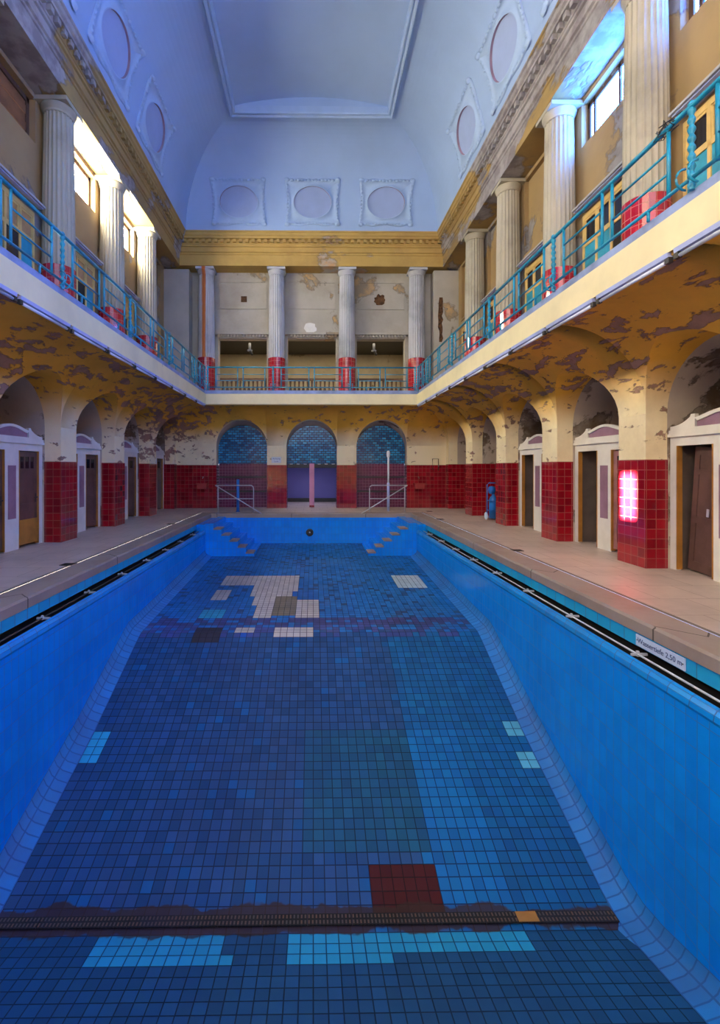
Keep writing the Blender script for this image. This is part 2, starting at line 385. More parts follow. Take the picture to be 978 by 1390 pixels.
w.poly(((-.66, .1, -.325), (.66, .1, -.325), (.66, .1, -.70), (-.66, .1, -.70)))
struct(w.build('wall_pool_end', 'poolwall'))

# pool floor: one quad per tile, each tile with its own glaze colour
def pool_floor():
    m, nt, n, l, b = new_mat('pool floor tiles')
    at = nt.nodes.new('ShaderNodeAttribute'); at.attribute_name = 'Col'
    uv = nt.nodes.new('ShaderNodeUVMap'); br = nt.nodes.new('ShaderNodeTexBrick'); l.new(uv.outputs[0], br.inputs['Vector'])
    br.offset = 0; br.inputs['Scale'].default_value = 1; br.inputs['Brick Width'].default_value = 1; br.inputs['Row Height'].default_value = 1
    br.inputs['Mortar Size'].default_value = .05; br.inputs['Mortar Smooth'].default_value = .1
    br.inputs['Color1'].default_value = (1, 1, 1, 1); br.inputs['Color2'].default_value = (1, 1, 1, 1); br.inputs['Mortar'].default_value = (.22, .2, .25, 1)
    q = pos(nt)
    c = mix(nt, 1.0, at.outputs['Color'], br.outputs['Color'], 'MULTIPLY')
    sx = nt.nodes.new('ShaderNodeSeparateXYZ'); l.new(q, sx.inputs[0])
    c = mix(nt, math_(nt, 'MULTIPLY', ramp(nt, noise(nt, q, .35, 6, .65), [(.45, g(0)), (.72, g(1))]), .45), c, (.012, .025, .09))
    # silt left along the grating, with a scalloped outline
    ed = math_(nt, 'ADD', math_(nt, 'ABSOLUTE', math_(nt, 'SUBTRACT', sx.outputs['Y'], 4.455)), math_(nt, 'SUBTRACT', .5, math_(nt, 'MULTIPLY', noise(nt, q, 1.6, 4), .42)))
    c = mix(nt, math_(nt, 'MULTIPLY', ramp(nt, ed, [(.395, g(1)), (.415, g(0))]), .85), c, (.040, .018, .013))
    l.new(c, b.inputs['Base Color'])
    l.new(mix(nt, noise(nt, q, 1.2, 3), g(.3), g(.7)), b.inputs['Roughness']); b.inputs['Specular IOR Level'].default_value = .28
    bump(nt, math_(nt, 'MULTIPLY', br.outputs['Fac'], -1), b, .5, .004)
    MT['poolfloor'] = m
    rows = []; Y = .1; V = 0
    while Y < 2.96:
        rows.append(Y); s0 = (hfl(Y + .01) - hfl(Y)) / .01
        Y += T / math.sqrt(1 + s0 * s0)
    # snap a row to the grating's front edge
    rows = sorted(rows + [2.96])
    me_v = []; me_f = []; cols = []; NX = 51
    for Yr in rows:
        for i in range(NX + 1): me_v.append(W((i - 25.5) * T, Yr, -hfl(Yr)))
    def inside(i, Y, x0, x1, y0, y1): return x0 <= i + .5 <= x1 and y0 <= Y <= y1
    WH = (.55, .50, .46)
    for r in range(len(rows) - 1):
        Ym = (rows[r] + rows[r + 1]) / 2
        for i0 in range(NX):
            i = i0 - 25.5; a = r * (NX + 1) + i0
            me_f.append((a, a + 1, a + NX + 2, a + NX + 1))
            k = random.random(); sh = .84 + .32 * random.random()
            if Ym > 1.52: bc = (.004 + .006 * k, .15, .46)
            else: bc = (.008 + .012 * k, .060 + .02 * k, .19 + .04 * k)
            if random.random() < .10: bc = (.02, .07, .20)
            if random.random() < .05: bc = (.005, .10, .30)
            if Ym < 1.52 and i > 11: bc = (.004, .095 + .02 * k, .30)
            if inside(i, Ym, 11, 17.6, .84, 1.19): bc = (.004, .13 + .02 * k, .40)
            if inside(i, Ym, 0, 11, .93, 1.19): bc = (.008, .075 + .02 * k, .19)
            if Ym < .80: bc = (.010, .075, .19)
            if 1.58 < Ym < 1.65: bc = (.05, .06, .20) if random.random() < .75 else bc
            if 1.50 < Ym < 1.58: bc = (.05, .075, .26) if random.random() < .5 else bc
            h = None
            if (inside(i, Ym, -18.5, -3, 2.06, 2.215) or inside(i, Ym, -11, -2.8, 1.905, 2.06) or inside(i, Ym, -10, -6.5, 1.785, 1.91) or
                inside(i, Ym, -9, -6.5, 1.665, 1.79) or inside(i, Ym, -2.8, 1.8, 1.665, 1.857) or inside(i, Ym, -18.8, -15.8, 1.857, 1.987) or
                inside(i, Ym, -11.4, -8.5, 1.523, 1.576) or inside(i, Ym, -5.6, .9, 1.507, 1.577)): h = WH
            if inside(i, Ym, -3, 1.8, 1.857, 1.965): h = (.006, .12, .42)
            if inside(i, Ym, -6.6, -2.8, 1.667, 1.905): h = (.20, .17, .12)
            if inside(i, Ym, 17.9, 23, 2.0, 2.207): h = (.42, .52, .58)
            if inside(i, Ym, -19, -13.4, 1.645, 1.742): h = (.01, .14, .45)
            if inside(i, Ym, -18.6, -14.4, 1.665, 1.742): h = (.02, .35, .55)
            if inside(i, Ym, -17.1, -13.3, 1.49, 1.571): h = (.035, .032, .05)
            if inside(i, Ym, -10.4, -9.4, 1.505, 1.523): h = (.006, .10, .45)
            if inside(i, Ym, 6, 11, .832, .915): h = (.06, .005, .007); sh = .95 + .1 * random.random()
            if i < -24.4 and 1.12 < Ym < 1.21: h = (.03, .42, .72)
            if i > 23.4 and (1.182 < Ym < 1.218 or 1.105 < Ym < 1.145): h = (.10, .42, .60)
            if inside(i, Ym, -16, -7, .757, .812) or inside(i, Ym, -1, 17.6, .770, .812) or inside(i, Ym, -1, 6, .735, .775) or inside(i, Ym, -16, -6, .735, .76): h = (.02, .32, .58)
            if h: bc = h; sh = .92 + .16 * random.random()
            if Ym < .3: pass
            cols.append(tuple(min(1, v * sh) for v in bc))
    me = bpy.data.meshes.new('pool_floor'); me.from_pydata(me_v, [], me_f); me.materials.append(m)
    ul = me.uv_layers.new(name='UVMap')
    ca = me.color_attributes.new(name='Col', type='FLOAT_COLOR', domain='CORNER'); ul = me.uv_layers['UVMap']
    for p in me.polygons:
        for li, uv in zip(p.loop_indices, ((0, 0), (1, 0), (1, 1), (0, 1))):
            # keep clear of the brick texture's cell edges so each quad shows one tile with a joint on two sides
            ul.data[li].uv = (uv[0] * .998 + .001, uv[1] * .998 + .001); ca.data[li].color = (*cols[p.index], 1)
    o = bpy.data.objects.new('floor_pool', me); col.objects.link(o); struct(o)
pool_floor()
# floor grating
gr = thing('floor_grating', W(0, .822, -.8150), 'rusty brown slotted grating running across the deep end of the empty pool', 'grating')
for k in range(14):
    m = MB(); x0 = -3.02 + k * .432; mi = 0
    m.box((x0 + .004, -.055, 0), (x0 + .428, .055, .012))
    o = m.build('grating_plate', 'rust', gr)
m = MB(); m.box((2.05, -.05, .012), (2.25, .05, .016)); tag(m.build('cover_plate', 'wood', gr), 'orange brown solid cover plate')

# ------------------------------------------------------------------ pool stairs, inlet, gutter pipe, signs
for s_, nm in SIDES:
    t = thing('pool_staircase', W(s_ * .6, 2.6, -.505), '%s tiled staircase with brown treads in the far corner of the pool' % ('left-hand' if s_ < 0 else 'right-hand'), 'staircase')
    yb0, yb1 = 0, (2.96 - 2.6) * S - .002
    m = MB(); tr = []
    def lx(X): return (X - s_ * .6) * S
    tops = [-.318] + [-.353 - .034 * k for k in range(5)]
    xs = [.604, .50 + .055] + [.555 - .046 * (k + 1) for k in range(5)]
    for k in range(6):
        xa, xb = lx(s_ * xs[k]), lx(s_ * xs[k + 1]); zt = (tops[k] + .505) * S
        m.box((min(xa, xb), yb0, 0), (max(xa, xb), yb1, zt))
        tr.append((min(xa, xb), max(xa, xb), zt))
    m.build('stair_body', 'poolwall', t)
    for k, (a, b, z) in enumerate(tr):
        if k == 0: continue
        q = MB(); q.box((a - .01, -.02, z - .002), (b - .02, .50, z + .03)); q.build('tread', 'stair', t)
# inlet
t = thing('water_inlet', W(-.012, 2.955, -.42), 'black round water inlet in the middle of the far pool wall', 'water inlet', rz=0)
m = MB(); m.lathe([(.0, 0), (.13, 0), (.13, .03), (.08, .05), (.07, .01), (0, .01)], 20)
o = m.build('flange', 'iron', t); o.rotation_euler = (R(90), 0, 0)
m = MB(); m.lathe([(0, .0), (.03, .0), (.03, .05), (0, .055)], 12); o = m.build('nozzle', 'steel', t); o.rotation_euler = (R(90), 0, 0)
for s_, nm in SIDES:
    t = thing('gutter_pipe', W(s_ * .636, .1, -.36), 'long %s pipe held by brackets in the overflow gutter of the %s pool wall' % (('dull' if s_ < 0 else 'silver'), nm), 'pipe')
    L = 2.48 * S
    m = MB(); m.tube(((0, .02, 0), (0, L, 0)), .011, 10); m.build('pipe', 'steel' if s_ > 0 else 'iron', t)
    for k in range(11):
        m = MB(); y = .5 + k * 1.22; m.box((-.07, y, -.012), (.10, y + .02, .012)); m.box((-.012, y - .003, -.02), (.012, y + .023, .035))
        m.build('bracket', 'steel', t)
t = thing('depth_sign', W(.6505, .835, -.339), 'pale blue sign with dark lettering on the cyan tiles under the right coping', 'sign', rz=R(-90))
m = MB(); m.box((-.32, -.012, -.058), (.32, 0, .058)); m.build('plate', 'signblue', t)
for x in (-.30, .30):
    m = MB(); m.lathe([(0, 0), (.007, 0), (.007, .003), (0, .003)], 8, (x, 0, 0))
    o = m.build('screw', 'iron', t); o.rotation_euler = (R(90), 0, 0); o.location = (0, -.012, 0)
text('Wassertiefe 2,50 m', .074, 'ink', t, (0, -.0135, 0))
t = thing('notice_sign', W(-.262, 3.379, .055), 'small white notice sign above the red tiles between left and middle arch', 'sign')
m = MB(); m.box((-.19, -.012, -.12), (.19, 0, .12)); m.build('plate', 'sign', t)
text('Achtung', .092, 'ink', t, (0, -.0135, .05)); text('Stufe', .085, 'ink', t, (0, -.0135, -.06))

# ------------------------------------------------------------------ arcades: recesses, lunettes, cove
CX, CZ, CT = .265, .262, .422
def cov(t): return CX * (1 - math.cos(t)), ZS + CZ * math.sin(t)     # inset from wall face, height
TN = 14
def arcade(mb, place, bays, R_, a0, a1, lim, mi_c=0, mi_l=0):
    """bays: centres along the wall; place(a, inset, z)->point; lim(inset)->max |a| range (lo, hi)"""
    samples = []
    edges = sorted([x for c_ in bays for x in (c_ - R_, c_ + R_)])
    N = 20
    cur = a0
    for c_ in bays:
        if c_ - R_ > cur + 1e-6: samples += [(cur, None), ]
        for k in range(N + 1): samples.append((c_ - R_ * math.cos(math.pi * k / N), c_))
        cur = c_ + R_
    samples.append((cur, None)); samples.append((a1, None))
    rows = []
    for a, c_ in samples:
        zc = ZS
        if c_ is not None: zc = ZS + math.sqrt(max(0, R_ * R_ - (a - c_) ** 2))
        t0 = math.asin(min(1, max(0, (zc - ZS) / CZ)))
        row = []
        for k in range(TN + 1):
            t = t0 + (math.pi / 2 - t0) * k / TN
            d, z = cov(t); lo, hi = lim(d)
            row.append(place(min(max(a, lo), hi), d, z))
        rows.append(row)
        if c_ is not None: pass
    mb.grid(rows, mi_c, None, True)
    for c_ in bays:
        rows = []
        for k in range(N + 1):
            a = c_ - R_ * math.cos(math.pi * k / N); zc = ZS + math.sqrt(max(0, R_ * R_ - (a - c_) ** 2))
            t0 = math.asin(min(1, (zc - ZS) / CZ)); d, _ = cov(t0)
            rows.append([place(a, d * j / 3, zc) for j in range(4)])
        mb.grid(rows, mi_l, None, True)
def vault(mb, place, c_, R_, d0, d1, zfloor, mi=0, jamb_from=None, back=True, mib=None, n=20, dz=0, R2=None):
    """recess behind an arch: barrel, jambs and back wall; inset is negative going into the wall"""
    rows = []
    for k in range(n + 1):
        a = c_ - R_ * math.cos(math.pi * k / n); z = ZS + R_ * math.sin(math.pi * k / n)
        r2 = R2 or R_; rows.append([place(a, d0, z), place(c_ - r2 * math.cos(math.pi * k / n), d1, z - R_ * math.sin(math.pi * k / n) + r2 * math.sin(math.pi * k / n) + dz)])
    mb.grid(rows, mi, None, True)
    j = d0 if jamb_from is None else jamb_from
    for s_ in (-1, 1):
        a = c_ + s_ * R_
        mb.poly((place(a, j, zfloor), place(a, d1, zfloor), place(a, d1, ZS), place(a, j, ZS)), mi)
    if back:
        pts = [place(c_ - R_, d1, zfloor)] + [place(c_ - R_ * math.cos(math.pi * k / n), d1, ZS + R_ * math.sin(math.pi * k / n)) for k in range(n + 1)] + [place(c_ + R_, d1, zfloor)]
        mb.poly(pts, mi if mib is None else mib)
def annulus(mb, place, c_, R0, R1, d, zfloor, mi, n=20):
    rows = []
    for k in range(n + 1):
        ca, sa = math.cos(math.pi * k / n), math.sin(math.pi * k / n)
        rows.append([place(c_ - R0 * ca, d, ZS + R0 * sa), place(c_ - R1 * ca, d, ZS + R1 * sa)])
    mb.grid(rows, mi)
    for s_ in (-1, 1):
        mb.poly((place(c_ + s_ * R0, d, zfloor), place(c_ + s_ * R1, d, zfloor), place(c_ + s_ * R1, d, ZS), place(c_ + s_ * R0, d, ZS)), mi)
KS = range(-5, 3)            # pier index; pier 0 is the second from the camera on the right
centres = [PY + PITCH * k + PW + RAD for k in KS]
for s_, nm in SIDES:
    pl = lambda a, d, z, s_=s_: (s_ * (1 - d), a, z)
    m = MB(True)
    arcade(m, pl, centres, RAD, YB, YF, lambda d: (YB, YF - d), 0, 0)
    for k, c_ in zip(KS, centres):
        if k == 2 or (k == 1 and s_ > 0):      # shallow tiled recess without booths
            vault(m, pl, c_, RAD, 0, -.0642, -.3, 0, -.0640, False); vault(m, pl, c_, RAD, -.0642, -.34, -.3, 1, -.0642, True)
            for q in (-1, 1):
                a = c_ + q * (RAD - .002); m.box(pl(a - .002, -.0642, -.3), pl(a + .002, -.338, TILE_TOP), 2)
            m.box(pl(c_ - RAD + .003, -.335, -.3), pl(c_ + RAD - .003, -.339, TILE_TOP), 2)
        else:
            vault(m, pl, c_, RAD, 0, -.0642, -.3, 0, -.0640, False); vault(m, pl, c_, RAD, -.0642, -.27, -.3, 1, -.0642, False)
            annulus(m, pl, c_, RAD, RAD * .86, -.27, -.3, 1)
            vault(m, pl, c_, RAD * .86, -.27, -.55, -.3, 1)
    # return of the corner pilaster against the end wall
    m.poly((pl(PY + PITCH * 3, 0, -.3), pl(YF, 0, -.3), pl(YF, 0, ZS), pl(PY + PITCH * 3, 0, ZS)), 0)
    m.box(pl(PY + PITCH * 3, .003, -.3), pl(YF, 0, TILE_TOP), 2)
    m.box(pl(PY + PITCH * 3 - .003, .003, -.3), pl(PY + PITCH * 3, -.0642, TILE_TOP), 2)
    a = PY + PITCH * 3
    m.poly((pl(a, 0, -.3), pl(a, -.0645, -.3), pl(a, -.0645, ZS), pl(a, 0, ZS)), 0)
    a = PY + PITCH * -5 + PW
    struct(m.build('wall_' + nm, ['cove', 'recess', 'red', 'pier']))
ORD = ['nearest', 'second', 'third', 'fourth', 'fifth', 'sixth']
for s_, nm in SIDES:
    ks = list(range(-5, 3))
    for k in ks:
        Y0 = PY + PITCH * k
        if Y0 < YB: continue
        if s_ > 0: vis = {-1: 'nearest, with the sun patch', 0: 'second in view', 1: 'hiding the blue trolley', 2: 'farthest of the row'}
        else: vis = {0: 'nearest in view', 1: 'second in view', 2: 'farthest of the row'}
        lab = 'cream pier with red tiled base on the %s, %s' % (nm, vis.get(k, 'out of view'))
        if k not in vis:
            lab = 'cream plastered pier with red tiled base beside or behind the camera on the %s' % nm
        t = thing('arcade_pier', W(s_ * 1.0, Y0 + PW / 2, -.3), lab, 'pillar', 'arcade piers behind the frame' if k not in vis else None)
        hw = PW / 2 * S; dp = .064 * S * s_
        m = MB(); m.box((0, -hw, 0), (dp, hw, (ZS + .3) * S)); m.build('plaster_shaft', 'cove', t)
        m = MB(); m.box((-.014 * s_, -hw - .014, 0), (dp + .004 * s_, hw + .014, (TILE_TOP + .3) * S)); m.build('tiled_base', 'red', t)
m = MB(True)
m.box((-1.7, YB - .05, -.9), (1.7, YB - .001, .42)); m.box((-1.7, YB - .05, .42), (-1.0, YB - .001, 2.5)); m.box((1.0, YB - .05, .42), (1.7, YB - .001, 2.5))
m.box((-1.0, YB - .05, 2.32), (1.0, YB - .001, 2.5))
struct(m.build('wall_front', 'pier'))
# end wall (ground storey)
FC = (-.518, 0, .518); FR = .187
m = MB(True)
plf = lambda a, d, z: (a, YF - d, z)
arcade(m, plf, FC, FR, -1, 1, lambda d: (-(1 - d), 1 - d), 0, 1)
segs = [(-1, FC[0] - FR), (FC[0] + FR, FC[1] - FR), (FC[1] + FR, FC[2] - FR), (FC[2] + FR, 1)]
for a, b in segs:
    m.poly((plf(a, 0, -.3), plf(b, 0, -.3), plf(b, 0, ZS), plf(a, 0, ZS)), 0)
    m.box(plf(a, .003, -.3), plf(b, 0, .0175), 2)
for c_ in FC:
    vault(m, plf, c_, FR, 0, -.085, -.3, 3, None, False, dz=-.028, R2=FR - .001)
    for q in (-1, 1):
        a = c_ + q * (FR - .002); m.box((a - .002, YF + .001, -.3), (a + .002, YF + .085, .0175), 4)
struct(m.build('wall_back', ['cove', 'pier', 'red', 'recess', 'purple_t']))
def arch_poly(c_, R_, z0, n=24):
    return [(c_ - R_, z0)] + [(c_ - R_ * math.cos(math.pi * k / n), ZS + R_ * math.sin(math.pi * k / n)) for k in range(n + 1)] + [(c_ + R_, z0)]
NICHE = ['left', 'middle', 'right']
for c_, nm in zip(FC, NICHE):
    m = MB(True); m.prism([(x, z - (.028 if z > .1 else 0)) for x, z in arch_poly(c_, FR - .001, .028)], YF + .066, YF + .084)
    o = m.build('glass_brick_panel', 'glassbrick'); tag(o, 'blue glass brick infill in the %s arch of the end wall' % nm, 'glass brick panel')
    if nm != 'middle':
        t = thing('tiled_infill', W(c_, YF + .066, -.3), 'plum tiled infill with dark ledges under the glass bricks of the %s arch' % nm, 'tiled wall')
        m = MB(); w_ = (FR - .005) * S
        m.box((-w_, 0, 0), (w_, .09, .328 * S)); m.build('tiled_panel', 'purple_t', t)
        for z in (.62, 1.20, .93):
            m = MB(); m.box((-w_, -.05 if z != .93 else -.03, z), (w_, 0, z + (.06 if z != .93 else .03))); m.build('ledge', 'iron' if z != .93 else 'purple_t', t)
# middle opening: side room seen through it
m = MB(True)
m.poly(((-.3, YF + .62, -.3), (.3, YF + .62, -.3), (.3, YF + .62, .1), (-.3, YF + .62, .1)))
for q in (-.3, .3): m.poly(((q, YF + .09, -.3), (q, YF + .62, -.3), (q, YF + .62, .1), (q, YF + .09, .1)))
m.poly(((-.3, YF + .09, .06), (.3, YF + .09, .06), (.3, YF + .62, .06), (-.3, YF + .62, .06)), 1)
m.box((-.3, YF + .60, -.3), (.3, YF + .618, -.268), 1)
struct(m.build('wall_side_room', ['violet', 'iron']))
t = thing('door_frame', W(0, YF + .07, -.3), 'dark frame with a wide pink centre post under the glass bricks of the middle arch', 'door frame')
m = MB(); m.box((-.98, 0, 1.60), (.98, .08, 1.77)); m.build('header', 'iron', t)
m = MB()
for k in range(7): m.box((-.90 + k * .285, -.03, 1.745), (-.78 + k * .285, 0, 1.768))
m.build('header_cleats', 'sign', t)
m = MB(); m.box((-.10, -.04, .08), (.10, .10, 1.78)); m.build('centre_post', 'pinkpost', t)
m = MB(); m.box((-.10, -.042, 0), (.10, .10, .08)); m.build('post_foot', 'red', t)

# ------------------------------------------------------------------ gallery slab, fascia, upper storey walls
m = MB(True)
ring(m, [(.265, .422), (.270, .4215)], 0); ring(m, [(.270, .4215), (.276, .4215), (.276, .4275), (.283, .4275)], 2)
ring(m, [(.283, .4275), (.283, .498)], 1); ring(m, [(.283, .498), (.272, .5005), (.272, .524), (.262, .525)], 3)
ring(m, [(.262, .525), (.255, .515), (-.12, .515)], 4)
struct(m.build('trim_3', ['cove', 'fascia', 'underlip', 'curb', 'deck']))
UX = -.09                                   # upper wall plane (inset)
wins = {-1: {k: 'open' for k in (0, 1)}, 1: {-1: 'open', -2: 'slat'}}
wins[-1][-1] = 'board'; wins[-1][-2] = 'slit'; wins[-1][2] = 'board'; wins[-1][-3] = wins[-1][-4] = 'open'; wins[1][-3] = wins[1][-4] = 'open'
WB = lambda k: 1.88 + PITCH / 2 + PITCH * k
HW = .19; WZ0, WZ1 = 1.283, 1.457
for s_, nm in SIDES:
    m = MB(True); pl = lambda a, d, z, s_=s_: (s_ * (1 - d), a, z)
    d1 = UX - .06
    edges = [YB]
    for k in range(-5, 3):
        a, b = WB(k) - HW, WB(k) + HW
        if a < YB: continue
        m.box(pl(edges[-1], UX, .515), pl(a, d1, 1.48)); edges.append(b)
        if k in wins[s_]:
            m.box(pl(a, UX, .515), pl(b, d1, WZ0)); m.box(pl(a, UX, WZ1), pl(b, d1, 1.48))
        else:                                # blind window: plastered panel set back in a frame
            m.box(pl(a, UX, .515), pl(b, d1, 1.06)); m.box(pl(a, UX, WZ1), pl(b, d1, 1.48))
            m.box(pl(a, UX - .02, 1.06), pl(b, d1, WZ1)); m.box(pl(a, UX + .008, 1.06), pl(b, UX - .02, 1.075))
    m.box(pl(edges[-1], UX, .515), pl(YF + .09, d1, 1.48))
    struct(m.build('wall_upper_' + nm, 'upper'))
m = MB(True)
ud = -.09
plf = lambda a, d, z: (a, YF - d, z)
OC, OH = (-.523, 0, .523), .183
xs = -1.09
for c_ in OC:
    m.box(plf(xs, ud, .515), plf(c_ - OH, ud - .05, 1.48), 0); xs = c_ + OH
    m.box(plf(c_ - OH, ud, .972), plf(c_ + OH, ud - .05, 1.48), 0)
m.box(plf(xs, ud, .515), plf(1.09, ud - .05, 1.48), 0)
for s_ in (-1, 1): m.box((s_ * .905, YF - .005, .515), (s_ * 1.09, YF + .09, 1.46), 0)
struct(m.build('wall_upper_back', ['upper_far']))
m = MB(True)     # room beyond the three openings
yb_ = YF + .75
m.poly(((-1, yb_, .515), (1, yb_, .515), (1, yb_, 1.02), (-1, yb_, 1.02)), 0)
m.poly(((-1, YF + .14, 1.03), (1, YF + .14, 1.03), (1, yb_, 1.02), (-1, yb_, 1.02)), 1)
m.poly(((-1, YF + .14, .515), (1, YF + .14, .515), (1, yb_, .515), (-1, yb_, .515)), 0)
for q in (-1, 1): m.poly(((q, YF + .14, .515), (q, yb_, .515), (q, yb_, 1.03), (q, YF + .14, 1.03)), 0)
struct(m.build('wall_back_room', [peel('beige room wall', (.50, .42, .27), (.3, .22, .12), .66, .7), 'iron']))
# panels above the openings
for k, c_ in enumerate(OC):
    m = MB(True); yw = YF + .09
    for (z0, z1) in ((1.20, 1.40),):
        x0, x1 = c_ - OH + .003, c_ + OH - .003
        m.box((x0, yw - .006, z0), (x1, yw, z0 + .006)); m.box((x0, yw - .006, z1), (x1, yw, z1 + .006))
        m.box((x0, yw - .006, z0), (x0 + .006, yw, z1)); m.box((x1 - .006, yw - .006, z0), (x1, yw, z1))
    m.box((c_ - OH - .022, yw - .045, .998), (c_ + OH + .022, yw, 1.014)); m.box((c_ - OH - .01, yw - .018, .975), (c_ + OH + .01, yw, .998))
    for q in (-1, 1): m.box((c_ + q * (OH + .012) - .012, yw - .02, .515), (c_ + q * (OH + .012) + .012, yw, .975))
    for j in range(16):
        x = c_ - OH + .006 + j * (2 * OH - .012) / 15
        m.box((x - .006, yw - .036, .982), (x + .007, yw - .018, .998))
    struct(m.build('trim_%d' % (10 + k), 'upper_far'))
def hole(name, X, Z, r, n, label, mat='hole', sq=False):
    m = MB(True); pts = []
    for k in range(n):
        a = 2 * math.pi * k / n; rr = r * (.75 + .4 * random.random())
        if sq: a = math.pi / 4 + k * math.pi / 2; rr = r * 1.3
        pts.append((X + math.cos(a) * rr, Z + math.sin(a) * rr))
    m.prism(pts, YF + .087, YF + .0905); return tag(m.build(name, mat), label, 'wall damage')
hole('wall_hole', -.515, 1.275, .024, 4, 'square dark hole broken in the wall above the left gallery opening', sq=True)
hole('wall_hole', .515, 1.275, .042, 18, 'ragged round brown hole in the wall above the right gallery opening')
m = MB(True); pts = []
for k in range(26):
    side, q = (1, k) if k < 13 else (-1, 25 - k)
    pts.append((.955 + side * (.008 + .012 * random.random()), .93 + .33 * q / 12))
m.prism(pts, YF - .0075, YF - .0045); tag(m.build('rust_stain', 'hole'), 'long rusty brown stain down the right corner pier of the end gallery', 'wall damage')
hole('plaster_patch', -.01, 1.055, .05, 16, 'white filler blot on the wall above the middle gallery opening', 'plasterwhite')

# ------------------------------------------------------------------ entablature and ceiling
prof = [(UX, 1.476), (.035, 1.470), (.035, 1.475), (.035, 1.552), (.040, 1.555), (.040, 1.566), (.048, 1.570), (.048, 1.603), (.056, 1.606), (.056, 1.618),
        (.060, 1.620), (.060, 1.652), (.080, 1.655), (.080, 1.668), (.088, 1.674), (.090, 1.690), (.096, 1.694), (.096, 1.703)]
for n_, sg, mt in ((4, 'L', 'entab'), (5, 'F', 'entab_far'), (6, 'R', 'entab')):
    m = MB(True); ring(m, [(UX - .03, 1.476), (.035, 1.475)], 0, sg); ring(m, prof[2:], 0, sg)
    if sg == 'F':
        x = -.93
        while x < .93: m.box((x, YF - .078, 1.628), (x + .022, YF - .058, 1.650)); x += .045
    else:
        s_ = -1 if sg == 'L' else 1; y = YB
        while y < 3.30: m.box((s_ * .922, y, 1.628), (s_ * .942, y + .022, 1.650)); y += .045
    struct(m.build('trim_%d' % n_, mt))
A_, B_ = .389, .528
def cc(t): return .096 + A_ * (1 - math.cos(t)), 1.703 + B_ * math.sin(t)
m = MB(True)
ring(m, [cc(math.pi / 2 * k / 24) for k in range(25)], 0)
m2 = [(.485, 2.231), (.485, 2.214), (.490, 2.209), (.497, 2.211), (.500, 2.219), (.506, 2.222), (.511, 2.216), (.518, 2.216), (.521, 2.224), (.521, 2.262)]
xv = 1 - .521; rows = []
for k in range(21):
    x = -xv + 2 * xv * k / 20; z = 2.262 + .055 * (1 - (x / xv) ** 2)
    rows.append([(x, YB, z), (x, YF - .521, z)])
m.grid(rows, 0, None, True)
m.poly([(r[1][0], r[1][1], r[1][2]) for r in rows], 0)
ce = m.build('ceiling', 'ceil'); struct(ce)
for p in ce.data.polygons: p.use_smooth = True
ce.data.set_sharp_from_angle(angle=R(25))
m = MB(True); ring(m, m2, 0); struct(m.build('trim_7', 'relief'))

